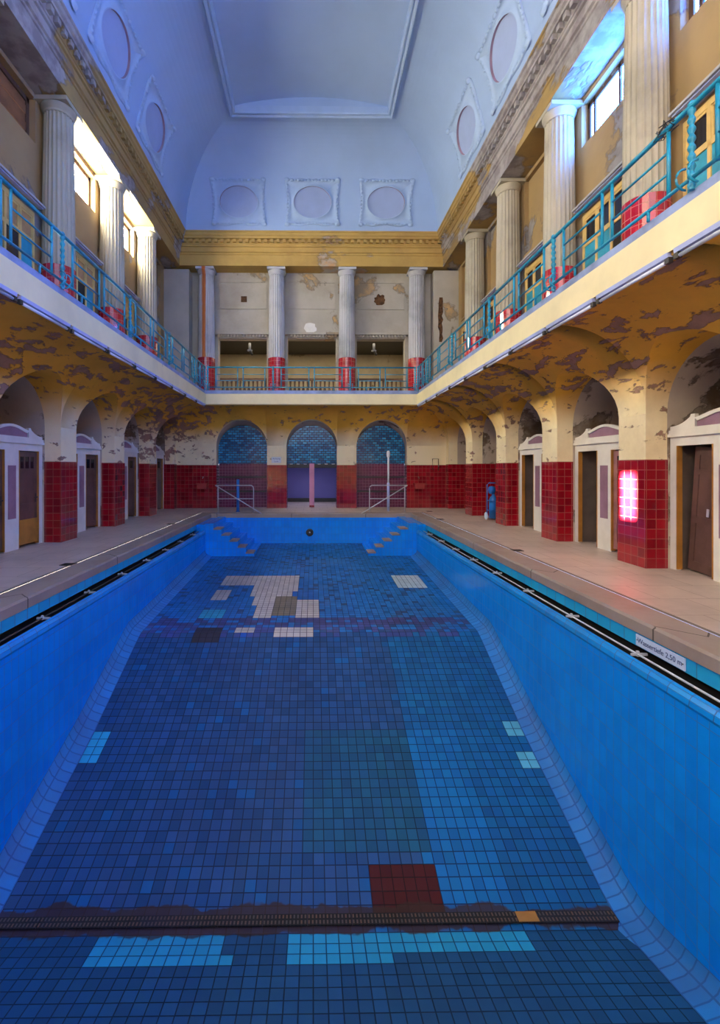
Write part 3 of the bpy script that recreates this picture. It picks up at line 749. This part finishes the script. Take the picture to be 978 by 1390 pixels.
# ceiling cartouches with oval fields
def cartouche(place, label, su=.185, sv=.29, ou=.135, ov=.205, t0=.36):
    """place(u, t, off) -> world; u along the wall, t the cove angle, off the standing height"""
    t = thing('ceiling_cartouche', W(*place(0, t0, 0)), label, 'ceiling ornament')
    inv = t.location.copy()
    def pp(u, v, off): return tuple(W(*place(u, t0 + v, off)) - inv)
    def outline(a, k=0):                       # wavy rectangle
        ca, sa = math.cos(a), math.sin(a); q = max(abs(ca), abs(sa))
        x, y = ca / q, sa / q
        x = x * (1 - .05 * math.cos(y * math.pi * 1.0) * (abs(x) > .98)) ; y = y * (1 - .04 * math.cos(x * math.pi * 2) * (abs(y) > .98))
        return x, y
    N = 96; m = MB(); rows = []
    for k in range(N + 1):
        a = 2 * math.pi * k / N + math.pi / 4; x, y = outline(a)
        an = math.atan2(y * sv, x * su); e = (ou * math.cos(a), ov * math.sin(a))
        rows.append([pp(x * su, y * sv, 0), pp(x * su, y * sv, .007), pp(x * su * .97, y * sv * .97, .010), pp(x * su * .90, y * sv * .90, .010), pp(x * su * .88, y * sv * .88, .006),
                     pp(e[0] * 1.06, e[1] * 1.06, .006), pp(e[0] * 1.04, e[1] * 1.04, .013), pp(e[0], e[1], .013), pp(e[0] * .98, e[1] * .98, .013)])
    m.grid(rows, 0, None, True); m.build('frame', 'relief', t)
    m = MB(); rows = []
    for k in range(N + 1):
        a = 2 * math.pi * k / N; rows.append([pp(ou * math.cos(a) * .98, ov * math.sin(a) * .98, .013), pp(ou * math.cos(a) * .97, ov * math.sin(a) * .97, .0005)])
    m.grid(rows, 0, None, True); m.build('recess_edge', 'ovaledge', t)
    m = MB(); c0 = m.P(pp(0, 0, .0012)); rr = []
    for j in (.33, .66, .985): rr.append([m.P(pp(ou * math.cos(2 * math.pi * k / 48) * j, ov * math.sin(2 * math.pi * k / 48) * j, .0012)) for k in range(48)])
    for k in range(48):
        m.face((c0, rr[0][k], rr[0][(k + 1) % 48]))
        for j in (0, 1): m.face((rr[j][k], rr[j + 1][k], rr[j + 1][(k + 1) % 48], rr[j][(k + 1) % 48]))
    m.build('oval_field', 'ovalfield', t)
    m = MB()                                   # leaf and bead scrollwork
    def blob(u, v, r, off=.010):
        for (ra, of) in ((1, 0),):
            ring_ = [m.P(pp(u + math.cos(2 * math.pi * q / 8) * r, v + math.sin(2 * math.pi * q / 8) * r * 1.5, off)) for q in range(8)]
            ring2 = [m.P(pp(u + math.cos(2 * math.pi * q / 8) * r * .6, v + math.sin(2 * math.pi * q / 8) * r * .9, off + r * .5)) for q in range(8)]
            for q in range(8): m.face((ring_[q], ring_[(q + 1) % 8], ring2[(q + 1) % 8], ring2[q]), 0, None, True)
            m.face(ring2, 0, None, True)
    rnd = random.Random(3)
    for k in range(15):
        u = -su * .9 + su * 1.8 * k / 14
        blob(u, sv * .95, .007 + .007 * abs(math.sin(k * 1.35))); blob(u, -sv * .95, .008)
    for k in range(1, 11):
        v = -sv * .9 + sv * 1.8 * k / 11
        for q in (-1, 1): blob(q * su * .96, v, .006 + .004 * abs(math.sin(k)))
    for q in (-1, 1):
        for w_ in (-1, 1): blob(q * su * .97, w_ * sv * .97, .020)
    tag(m.build('scrollwork', 'relief', t), kind='stuff')
def place_side(s_, yc):
    def f(u, t, off):
        d, z = cc(t); nx, nz = math.cos(t) / A_, math.sin(t) / B_; L = math.hypot(nx, nz)
        return (s_ * (1 - d - off * nx / L), yc + u, z - off * nz / L)
    return f
def place_end(xc):
    def f(u, t, off):
        d, z = cc(t); nx, nz = math.cos(t) / A_, math.sin(t) / B_; L = math.hypot(nx, nz)
        return (xc + u, YF - d - off * nx / L, z - off * nz / L)
    return f
for xc, nm in ((-.52, 'left'), (0.005, 'middle'), (.53, 'right')):
    cartouche(place_end(xc), 'pale blue stucco frame with oval field on the end cove, %s one of three' % nm)
for s_, nm in SIDES:
    for yc, w_ in ((2.55, 'the farther whole one'), (2.05, 'the nearer whole one'), (1.556, 'cut by the picture top')):
        cartouche(place_side(s_, yc), 'pale blue stucco oval frame on the %s cove, %s' % (nm, w_))

# ------------------------------------------------------------------ columns
CB, CTOP = .515, 1.471
def flute(t, n): return 1 - .085 * abs(math.sin(math.pi * t / n * 22)) ** .7 if True else 1
def make_column(mat, label, group=None):
    t = thing('fluted_column', (0, 0, 0), label, 'column', group)
    H = (CTOP - CB) * S
    m = MB(); n = 176
    prof_ = [(.335, 0), (.335, 1.0), (.333, 2.0), (.318, 3.4), (.295, H - .30), (.295, H - .26)]
    m.lathe(prof_, n, rad=flute); m.build('shaft', mat, t)
    m = MB(); m.lathe([(.29, H - .27), (.305, H - .25), (.298, H - .235), (.31, H - .21), (.335, H - .16), (.350, H - .11), (.350, H - .09)], 40)
    m.box((-.355, -.355, H - .09), (.355, .355, H + .0)); m.build('capital', mat, t)
    m = MB(); m.lathe([(.347, 0), (.347, 1.58), (.335, 1.59)], 24, smooth=False); m.build('tiled_base', 'redcol', t)
    return t
colp = make_column('col', 'x')
first = True
for s_, nm in SIDES:
    for k in range(-5, 3):
        Y = 1.88 + PITCH * k
        if Y < YB + .1: continue
        o = colp if first else copy_tree(colp); first = False
        o.location = W(s_ * 1.03, Y, CB); o.rotation_euler = (0, 0, random.random() if False else 0)
        lab = {(-1, 0): 'nearest in view', (-1, 1): 'second in view', (-1, 2): 'third in view',
               (1, -1): 'nearest, cut by the picture top', (1, 0): 'second in view, beside the glazed window', (1, 1): 'third in view', (1, 2): 'fourth in view'}.get((s_, k))
        if lab: o['label'] = 'pale fluted column with red tiled foot on the %s gallery, %s' % (nm, lab)
        else:
            o['label'] = 'pale fluted column on the %s gallery beside or behind the camera' % nm; o['group'] = 'gallery columns behind the frame'
cf = make_column('col_far', 'x'); cr = make_column('col_rust', 'x')
for X, o, lab in ((-.785, cr, 'grey fluted column with an orange rust streak, leftmost on the end gallery'),
                  (-.262, cf, 'grey fluted column left of the middle opening on the end gallery'),
                  (.262, copy_tree(cf), 'grey fluted column right of the middle opening on the end gallery'),
                  (.785, copy_tree(cf), 'grey fluted column, rightmost on the end gallery')):
    o.location = W(X, YF + .03, CB); o['label'] = lab

# ------------------------------------------------------------------ windows in the upper storey
wn = 1
for s_, nm in SIDES:
    for k, kind in sorted(wins[s_].items()):
        if WB(k) - HW < YB: continue
        t = bpy.data.objects.new('window_%d' % wn, None); col.objects.link(t); wn += 1; struct(t)
        t.location = W(s_ * 1.13, WB(k), WZ0)
        w_ = HW * S; h = (WZ1 - WZ0) * S; fx = -.08 * s_
        m = MB()
        def bb(y0, y1, z0, z1, d=.05): m.box((min(fx, fx + d * s_), y0, z0), (max(fx, fx + d * s_), y1, z1))
        bb(-w_, -w_ + .09, 0, h); bb(w_ - .09, w_, 0, h); bb(-w_, w_, 0, .06); bb(-w_, w_, h - .10, h)
        if kind != 'slit': bb(-.03, .03, 0, h)
        if s_ > 0: bb(w_ - .26, w_ - .20, 0, h, .07); bb(-w_ + .2, -w_ + .26, 0, h, .07)
        m.build('window_frame', 'frame_brown', t)
        m = MB(); x = fx + .035 * s_
        if kind in ('open', 'slat'): m.box((x, -w_ + .05, .03), (x + .01 * s_, w_ - .05, h - .03)); m.build('pane', 'win_l' if s_ < 0 else 'win_r', t)
        if kind == 'slat':
            m = MB()
            for j in range(9): m.box((x - .02 * s_, -w_ + .1 + j * .21, .03), (x, -w_ + .2 + j * .21, h - .05))
            m.build('boards', 'bluepaint', t)
        if kind == 'board':
            m = MB()
            for j in range(5): m.box((x - .015 * s_ * (j % 2), -w_ + .05, .03 + j * .18), (x + .02 * s_, w_ - .05, .205 + j * .18))
            m.build('boards', 'board', t)
        if kind == 'slit':
            m = MB(); yc = (1.20 - WB(k)) * S
            m.box((x, -w_ + .05, 0), (x + .03 * s_, yc - .17, h)); m.box((x, yc + .17, 0), (x + .03 * s_, w_ - .05, h)); m.build('boards', 'board', t)
area('back_room_fill', W(0, YF + .40, 1.015), (0, 0, 0), 1.6 * S, .3 * S, 110, (1, .85, .6))  # added fill lamp, hidden above the openings, to brighten the dark room
area('side_room_fill', W(0, YF + .3, .05), (0, 0, 0), .4 * S, .2 * S, 25, (.7, .7, 1))  # added fill lamp for the violet room past the middle arch
# ------------------------------------------------------------------ gallery cabins
def make_cabin(pane='glass_dark'):
    t = thing('gallery_cabin', (0, 0, 0), 'x', 'cabin')     # local x along the front, -y towards the pool
    w_ = .93; H = 2.60
    m = MB()
    m.box((-w_, 0, H - .10), (w_, .06, H)); m.box((-w_, 0, 1.92), (w_, .06, 2.00))
    for x in (-w_, -.49, -.02, .43, w_ - .06): m.box((x, 0, 0), (x + .06, .06, H - .1))
    m.build('frame', 'cabin', t)
    for x in (-w_ + .06, -.43, .04, .49):
        m = MB(); m.box((x, .012, 2.0), (x + .035, .05, H - .1)); m.box((x + .355, .012, 2.0), (x + .39, .05, H - .1)); m.box((x, .012, H - .14), (x + .39, .05, H - .1)); m.box((x, .012, 2.0), (x + .39, .05, 2.03))
        sash = m.build('sash', 'cabin', t)
        m = MB(); m.box((x + .03, .03, 2.02), (x + .36, .04, H - .13)); m.build('pane', pane, sash)
    for k, x in enumerate((-w_ + .06, -.43, .04, .49)):
        m = MB(); m.box((x, .02, .06), (x + .39, .05, 1.92)); m.build('lower_panel', 'cabinblue' if k % 3 != 2 else 'glass_dark', t)  # third one is a dark sheet standing in for a shaded opening
    return t
cab_r = make_cabin(); cab_l = make_cabin('tan')
used = set()
for s_, nm in SIDES:
    for k in range(-2, 3):
        src = cab_r if s_ > 0 else cab_l
        o = src if s_ not in used else copy_tree(src); used.add(s_)
        o.location = W(s_ * 1.083, WB(k), .515); o.rotation_euler = (0, 0, R(-90) if s_ > 0 else R(90))
        base = 1.88 + PITCH * k
        lab = {(-1, -1): 'left of the nearest left column', (-1, 0): 'between the first and second left columns', (-1, 1): 'between the second and third left columns', (-1, 2): 'beyond the third left column',
               (1, -2): 'at the right picture edge', (1, -1): 'between the first and second right columns', (1, 0): 'between the second and third right columns', (1, 1): 'between the third and fourth right columns', (1, 2): 'beyond the fourth right column'}.get((s_, k))
        o['label'] = ('yellow framed cabin front with blue panels, ' + lab) if lab else 'yellow framed cabin front on the left gallery beside the camera'
for s_, nm in SIDES:
    for k in range(-2, 2):
        t = thing('light_canopy', W(s_ * 1.065, WB(k), 1.010), '%s long grey canopy over the cabin fronts, %s' % (nm, {-2: 'at the picture edge', -1: 'nearest bay in full view', 0: 'second bay', 1: 'third bay'}[k]), 'canopy', rz=R(-90) if s_ > 0 else R(90))
        m = MB(); m.prism([(-.16, 0), (.13, 0), (.13, .10), (-.10, .10), (-.16, .04)], -.90, .90, 'x'); o = m.build('cover', 'pipe', t)
        m = MB(); m.box((-.88, -.12, -.02), (.88, -.04, 0)); m.build('diffuser', 'lamp_body', t)

# ------------------------------------------------------------------ railings
def turned(mb, x, y, z0, z1, r=.035):
    H = z1 - z0; prof_ = [(r * .8, 0)]; n = 9
    for k in range(n):
        a = H * (k + .0) / n; b = H / n
        prof_ += [(r * .62, a + b * .08), (r * .98, a + b * .35), (r * 1.08, a + b * .5), (r * .98, a + b * .65), (r * .62, a + b * .92)]
    prof_ += [(r * .8, H), (r * 1.1, H + .02), (r * .6, H + .05)]
    mb.lathe(prof_, 12, (x, y, z0))
ZT, ZM1, ZM2, ZB = .83, .57, .34, .10
def panel(t, fpos, a0, a1, first_=False):
    """one stretch of railing between two turned posts, a along the run"""
    n = a1 - a0; mid = (a0 + a1) / 2; g1, g2 = .30, .10
    for a in (a0 + g1, a1 - g1, mid - g2, mid + g2):
        m = MB(); m.tube((fpos(a, ZB - .02), fpos(a, ZT)), .020, 8); m.build('baluster', 'turq', t)
    for za in (ZM1, ZM2):
        for (p, q) in ((a0 + g1, mid - g2), (mid + g2, a1 - g1)):
            m = MB(); m.tube((fpos(p, za), fpos(q, za)), .014, 8); m.build('rail', 'turq', t)
    m = MB(); m.tube((fpos(a0, ZB), fpos(a1, ZB)), .020, 8); m.build('rail', 'turq', t)
    for a in (a0 + g1 * 2, a1 - g1 * 2):
        m = MB(); m.tube((fpos(a, -.02), fpos(a, ZB)), .018, 8); m.build('foot', 'turq', t)
def post(t, fpos, a, out):
    m = MB(); x, y, z = fpos(a, 0); turned(m, x, y, -.02, ZT); m.build('turned_post', 'turq', t)
    for q in (-1, 1):
        m = MB(); pts = []
        for k in range(9):
            th = math.pi * (k / 8); rr = .11
            bx, by, bz = fpos(a + q * .075, .10 - rr * math.cos(th) * 1.0)
            pts.append((bx + out[0] * math.sin(th) * .10, by + out[1] * math.sin(th) * .10, bz + .03))
        m.tube(pts, .012, 6); m.build('scroll_bracket', 'turq', t)
for s_, nm in SIDES:
    t = thing('gallery_railing', W(s_ * .7225, 0, .525), 'turquoise metal railing with turned posts along the %s gallery' % nm, 'railing')
    fpos = lambda a, z: (0, a, z)
    ps = [.85 + PITCH * k for k in range(-3, 5)] + [YF - .2725 - .005]
    ps = [p * S for p in ps]; ps[-1] -= .03
    for a, b in zip(ps, ps[1:]):
        if b - a > 1.2: panel(t, fpos, a, b)
        else:
            m = MB(); m.tube((fpos(a, ZB), fpos(b, ZB)), .02, 8); m.build('rail', 'turq', t)
            for za in (ZM1, ZM2):
                m = MB(); m.tube((fpos(a, za), fpos(b, za)), .014, 8); m.build('rail', 'turq', t)
            m = MB(); m.tube((fpos((a + b) / 2, ZB), fpos((a + b) / 2, ZT)), .018, 8); m.build('baluster', 'turq', t)
    for a in ps: post(t, fpos, a, (-s_, 0))
    m = MB(); m.tube((fpos(ps[0], ZT), fpos(ps[-1], ZT)), .028, 10); m.build('handrail', 'turq', t)
t = thing('gallery_railing', W(0, YF - .2775, .525), 'turquoise metal railing with turned posts across the end gallery', 'railing')
fpos = lambda a, z: (a, 0, z)
ps = [-.705 * S, -.262 * S, .262 * S, .705 * S]
for a, b in zip(ps, ps[1:]): panel(t, fpos, a, b)
for a in ps: post(t, fpos, a, (0, -1))
m = MB(); m.tube((fpos(ps[0], ZT), fpos(ps[-1], ZT)), .026, 10); m.build('handrail', 'turq', t)
# wire tangle tied round the right handrail
m = MB()
rnd = random.Random(5)
for k in range(5):
    p = Vector(W(.7225, .905, .525)) + Vector((0, 0, ZT)); pts = []
    for j in range(6):
        pts.append(p + Vector((rnd.uniform(-.06, .06), rnd.uniform(-.14, .16), rnd.uniform(-.05, .09))))
    m.tube(pts, .006, 5)
tag(m.build('wire_tangle', 'iron'), 'black wire tangle tied round the right gallery handrail', 'wire')

# ------------------------------------------------------------------ tube lamps under the fascia
def make_tube():
    t = thing('tube_lamp', (0, 0, 0), 'x', 'lamp')
    m = MB(); m.prism([(-.035, .0), (.035, .0), (.028, -.05), (-.028, -.05)], -.62, .62, 'y'); m.build('housing', 'lamp_body', t)
    m = MB(); m.tube(((0, -.57, -.085), (0, .57, -.085)), .022, 10); m.build('tube', 'tube', t)
    for q in (-.6, .6):
        m = MB(); m.box((-.025, q - .03, -.11), (.025, q + .03, -.05)); m.build('socket', 'iron', t)
    return t
tl = make_tube(); first = True
for s_, nm in SIDES:
    for k in range(12):
        Y = 2.975 - k * .245
        o = tl if first else copy_tree(tl); first = False
        o.location = W(s_ * .7215, Y, .4275)
        o['label'] = 'blue white fluorescent tube fixture under the edge of the %s gallery' % nm; o['group'] = 'tube lamps along the %s gallery edge' % nm

# ------------------------------------------------------------------ changing booths
def make_booth(doors, label, s_, yc):
    """local x along the front (+x is the viewer's right when facing it), -y towards the deck"""
    t = thing('changing_booth', W(s_ * 1.072, yc, -.3), label, 'changing booth', rz=R(-90) if s_ > 0 else R(90))
    m = MB(); H = 2.10
    m.box((-1.0, 0, 0), (-.87, .07, H)); m.box((.87, 0, 0), (1.0, .07, H)); m.box((-.87, 0, 1.96), (.87, .07, H))
    m.box((-.21, 0, 0), (.21, .07, 1.96))
    m.build('front_frame', 'white', t)
    m = MB(); m.box((-1.02, -.04, 2.10), (1.02, .08, 2.15)); m.box((-1.01, -.02, 2.15), (1.01, .08, 2.21)); m.build('cornice', 'white', t)
    m = MB()
    for q in (-1, 1):
        pts = [(q * 1.0, 2.21), (q * 1.0, 2.27)] + [(q * (1.0 - .38 * k / 8), 2.27 + .12 * (k / 8) ** 2.2) for k in range(1, 9)] + [(q * .60, 2.43), (q * .53, 2.43), (q * .53, 2.21)]
        m.prism(pts, 0, .06, 'y')
    arc = lambda x: 2.34 + .10 * math.cos(x / .53 * math.pi / 2) ** 1.3
    top = [(-.53 + 1.06 * k / 20, arc(-.53 + 1.06 * k / 20) + .03) for k in range(21)]
    low = [(x * .9, arc(x) - .02) for x, _ in top]
    m.prism(top + low[::-1], -.01, .06, 'y'); m.box((-.53, -.01, 2.21), (.53, .06, 2.235))
    m.build('crest', 'white', t)
    m = MB(); m.prism([(-.50, 2.235)] + [(x * .95, z - .03) for x, z in top] + [(.50, 2.235)], .012, .05, 'y'); m.build('crest_panel', 'mauve', t)
    m = MB(); m.box((-.115, -.008, .62), (.115, .002, 1.66)); m.build('centre_panel', 'mauve', t)
    m = MB(); m.box((-1.0, .07, 0), (-.96, 1.0, H)); m.box((.96, .07, 0), (1.0, 1.0, H)); m.box((-.02, .07, 0), (.02, 1.0, H)); m.box((-1.0, 1.0, 0), (1.0, 1.04, H))
    m.build('partitions', 'inner', t)
    m = MB()
    for x in (-.87, .21, -.23, .85): m.box((x, -.006, .02), (x + .02, .075, 1.96))
    m.build('door_lining', 'wood', t)
    for (x0, hinge, ang, mat, style) in doors:
        dw = .64
        d = bpy.data.objects.new('door_leaf', None)
        m = MB(); sg = 1 if hinge == 'l' else -1
        def bx(a, b, z0, z1, y0=0, y1=.035): m.box((min(sg * a, sg * b), y0, z0), (max(sg * a, sg * b), y1, z1))
        bx(0, .09, .06, 1.94); bx(dw - .09, dw, .06, 1.94); bx(.09, dw - .09, 1.84, 1.94); bx(.09, dw - .09, 1.50, 1.60)
        bx(.09, dw - .09, .78, .88); bx(.09, dw - .09, .06, .20); bx(.09, dw - .09, .2, 1.5, .012, .025)
        bx(.22, .25, 1.6, 1.84); bx(.39, .42, 1.6, 1.84)
        leaf = m.build('door', mat, t); leaf.location = (x0 if hinge == 'l' else x0 + .66, .03, 0)
        leaf.rotation_euler = (0, 0, ang)
        m = MB(); bx(.09, dw - .09, 1.6, 1.84, .014, .022); m.build('vent_glass', 'glass_dark', leaf)
        m = MB(); xh = sg * (dw - .05); m.box((xh - .012, -.045, .98), (xh + .012, 0, 1.01)); m.box((min(xh, xh - sg * .09), -.05, .985), (max(xh, xh - sg * .09), -.035, 1.005)); m.box((xh - .02, -.006, .9), (xh + .02, 0, 1.08))
        m.build('handle', 'iron', leaf)
        if style == 'kick':
            m = MB(); bx(0, dw, .06, .56, -.008, 0); tag(m.build('kick_board', 'wood', leaf), 'orange brown lower board')
        if style == 'broken':
            m = MB(); bx(.2, .5, .9, 1.4, .006, .012); m.build('broken_panel', 'basin', leaf)
    return t
BC = lambda k: PY + PITCH * k + PW + RAD
# doors: (x0 of opening, hinge side, swing, material, style); openings are x -.87..-.21 and .21..0.87
make_booth([(.21, 'r', -1.3, 'door', '')], 'white changing booth at the right picture edge, brown door leaning inside', 1, BC(-2))
make_booth([(.21, 'l', .30, 'doorpink', 'broken')], 'white changing booth with a pink door ajar between the two nearest right piers', 1, BC(-1))
make_booth([(.21, 'r', -.05, 'doorpink', '')], 'white changing booth front between second and third right piers, dark open doorway', 1, BC(0))
make_booth([], 'white changing booth front on the right beside the camera', 1, BC(-3))
make_booth([(.21, 'l', .0, 'door', 'kick'), (-.87, 'l', .0, 'door', '')], 'white changing booth front at the left edge, brown door with an orange lower board', -1, BC(-1))
make_booth([(.21, 'r', -.25, 'door', '')], 'white changing booth front between first and second left piers', -1, BC(0))
make_booth([(.21, 'r', -.45, 'door', '')], 'white changing booth front between second and third left piers', -1, BC(1))
make_booth([(.21, 'r', -.6, 'inner', '')], 'white changing booth front nearest the left end of the hall', -1, BC(2))
make_booth([], 'white changing booth front on the left beside the camera', -1, BC(-2))
# loose door leaning inside the near right booth
t = thing('loose_door', W(1.10, BC(-2) + .108, -.3), 'loose brown panelled door leaning in the nearest right booth doorway', 'door', rz=R(-90))
m = MB(); dw = .60
for a in ((-.3, 0, .02, -.21, .035, 1.92), (.21, 0, .02, .3, .035, 1.92), (-.21, 0, 1.8, .21, .035, 1.92), (-.21, 0, 1.5, .21, .035, 1.58), (-.21, 0, .75, .21, .035, .85), (-.21, 0, .02, .21, .035, .16), (-.21, .012, .16, .21, .025, 1.8)):
    m.box(a[:3], a[3:])
o = m.build('leaf', 'door', t); o.rotation_euler = (0, R(4.5), 0); o.location = (.04, 0, .0)
m = MB(); m.box((-.02, -.01, .88), (.02, 0, 1.0)); q = m.build('lock_plate', 'steel', o)

# ------------------------------------------------------------------ handrails and poles at the far end
for s_, nm in SIDES:
    t = thing('stair_handrail', W(s_ * .62, 3.03, -.3), 'tubular steel stair handrail by the %s far corner of the pool' % nm, 'handrail')
    q = -s_
    m = MB(); m.tube(((0, 0, 0), (0, 0, .98)), .016, 8); m.build('upright', 'steel', t)
    m = MB(); m.tube(((-q * .08, 0, .98), (q * 1.18, 0, .98), (q * 1.25, 0, .94), (q * 1.27, 0, .86), (q * 1.27, 0, 0)), .016, 8); m.build('top_rail', 'steel', t)
    m = MB(); m.tube(((0, 0, .50), (q * 1.27, 0, .50)), .013, 8); m.build('middle_rail', 'steel', t)
    m = MB(); m.tube(((-q * .08, -.06, .98), (q * 1.64, -.30, -.03)), .018, 8); m.build('sloping_rail', 'steel', t)
t = thing('pole', W(-.50, 3.10, -.3), 'short blue painted pole standing by the left stair handrail', 'pole')
m = MB(); m.tube(((0, 0, 0), (0, 0, 1.18)), .055, 12); m.build('shaft', 'bluepaint', t)
m = MB(); m.lathe([(.08, 0), (.08, .02), (.06, .03)], 14); m.build('base_ring', 'bluepaint', t)
t = thing('pole', W(.525, 3.12, -.3), 'tall white pole with a pale head standing by the right stair handrail', 'pole')
m = MB(); m.tube(((0, 0, 0), (0, 0, 1.05)), .05, 12); m.build('base_sleeve', 'lamp_body', t)
m = MB(); m.tube(((0, 0, 1.0), (0, 0, 2.0)), .035, 12); m.build('shaft', 'sign', t)
m = MB(); m.lathe([(.03, 1.98), (.06, 2.02), (.07, 2.15), (.05, 2.22), (.02, 2.24)], 14); m.build('head', 'sign', t)
def pipe_frame(x, label):
    t = thing('wall_pipe', W(x, YF - .006, -.02), label, 'pipe')
    m = MB(); m.tube(((-.12, -.04, .02), (-.12, -.04, .45), (.12, -.04, .45), (.12, -.04, -.02)), .015, 8); m.build('bent_pipe', 'frame_brown', t)
    return t
pipe_frame(.915, 'brown bent pipe on the cream end wall near its right corner')

# drinking basins on the end wall
for x, nm in ((-.80, 'left'), (.79, 'right')):
    t = thing('wash_basin', W(x, YF - .003, -.12), 'small red wall basin with a tap, %s side of the end wall' % nm, 'basin')
    m = MB(); m.prism([(-.20, 0), (.20, 0), (.17, -.20), (-.17, -.20)], -.28, 0, 'y')
    m.box((-.17, -.25, 0), (.17, -.03, .001)); m.build('bowl', 'basin', t)
    m = MB()
    for a in (((-.22, -.30, -.01), (.22, -.27, .025)), ((-.22, -.3, -.01), (-.19, 0, .025)), ((.19, -.3, -.01), (.22, 0, .025))): m.box(*a)
    m.build('rim', 'basin', t)
    m = MB(); m.tube(((0, -.01, .22), (0, -.10, .24), (0, -.14, .20)), .014, 8); m.lathe([(.02, .24), (.035, .26), (.02, .28)], 10, (0, -.04, 0)); m.build('tap', 'chrome', t)
# blue trolley half hidden by the third right pier
t = thing('gas_trolley', W(1.042, 2.60, -.3), 'blue wheeled bottle trolley half hidden behind the third right pier', 'trolley')
m = MB(); m.lathe([(.13, .05), (.13, .62), (.10, .70), (.05, .74), (.05, .80)], 20); m.build('bottle', 'bluepaint', t)
m = MB(); m.tube(((-.16, .1, .05), (-.16, .1, 1.08), (-.10, .1, 1.14), (.10, .1, 1.14), (.16, .1, 1.08), (.16, .1, .05)), .016, 8)
for z in (.3, .6): m.tube(((-.16, .1, z), (-.15, -.1, z), (0, -.15, z), (.15, -.1, z), (.16, .1, z)), .012, 6)
m.build('frame', 'bluepaint', t)
m = MB(); m.lathe([(.02, .80), (.09, .82), (.11, .92), (.09, 1.02), (.02, 1.04)], 16, (-.05, 0, 0)); m.build('hose_coil', 'bluepaint', t)
for q in (-.20, .20):
    m = MB(); m.lathe([(.03, -.02), (.10, -.02), (.12, 0), (.10, .02), (.03, .02)], 18); o = m.build('wheel', 'signblue', t); o.rotation_euler = (0, R(90), 0); o.location = (q, .08, .12)
# deck drains
for i, (X, Y) in enumerate(((-.745, 2.43), (-.745, 1.42), (.745, 2.63), (.745, 1.64), (.80, 3.1))):
    lab = ['dark floor drain in the left deck, the farther of two', 'dark floor drain in the left deck, the nearer of two', 'dark floor drain in the right deck, beside the farthest right pier', 'dark floor drain in the right deck, the nearest one', 'dark floor drain in the far right corner of the deck'][i]
    t = thing('floor_drain', W(X, Y, -.3), lab, 'drain')
    m = MB(); m.box((-.11, -.09, 0), (.11, .09, .008)); m.build('rim', 'iron', t)
    m = MB()
    for k in range(5): m.box((-.09, -.07 + k * .032, .008), (.09, -.055 + k * .032, .012))
    m.build('grate_bars', 'black', t)

# ------------------------------------------------------------------ end gallery: balustrades and hanging brackets
for c_, nm in zip(OC, NICHE):
    t = thing('balustrade', W(c_, YF + .17, .515), 'brown balustrade inside the %s opening of the end gallery' % nm, 'balustrade')
    w_ = OH * S
    m = MB(); m.box((-w_ - .05, -.06, .86), (w_ + .05, .06, .95)); m.box((-w_ - .05, -.05, 0), (w_ + .05, .05, .05)); m.build('rails', 'balus', t)
    for k in range(11):
        m = MB(); x = -w_ + .09 + k * (2 * w_ - .18) / 10
        m.lathe([(.04, .05), (.04, .12), (.07, .32), (.065, .42), (.03, .66), (.045, .80), (.045, .86)], 10, (x, 0, 0)); m.build('baluster', 'balus', t)
for c_, nm in ((-.50, 'left'), (.50, 'right')):
    t = thing('hanging_bracket', W(c_, YF + .30, .99), 'grey hanging bracket under the ceiling behind the %s gallery opening' % nm, 'bracket')
    m = MB(); m.box((-.10, -.06, -.30), (.10, .06, -.24)); m.tube(((0, 0, -.24), (0, 0, .05)), .05, 8); m.build('arm', 'pipe', t)
    m = MB(); m.tube(((0, 0, -.30), (.12, -.04, -.46)), .05, 8); m.build('spot', 'iron', t)
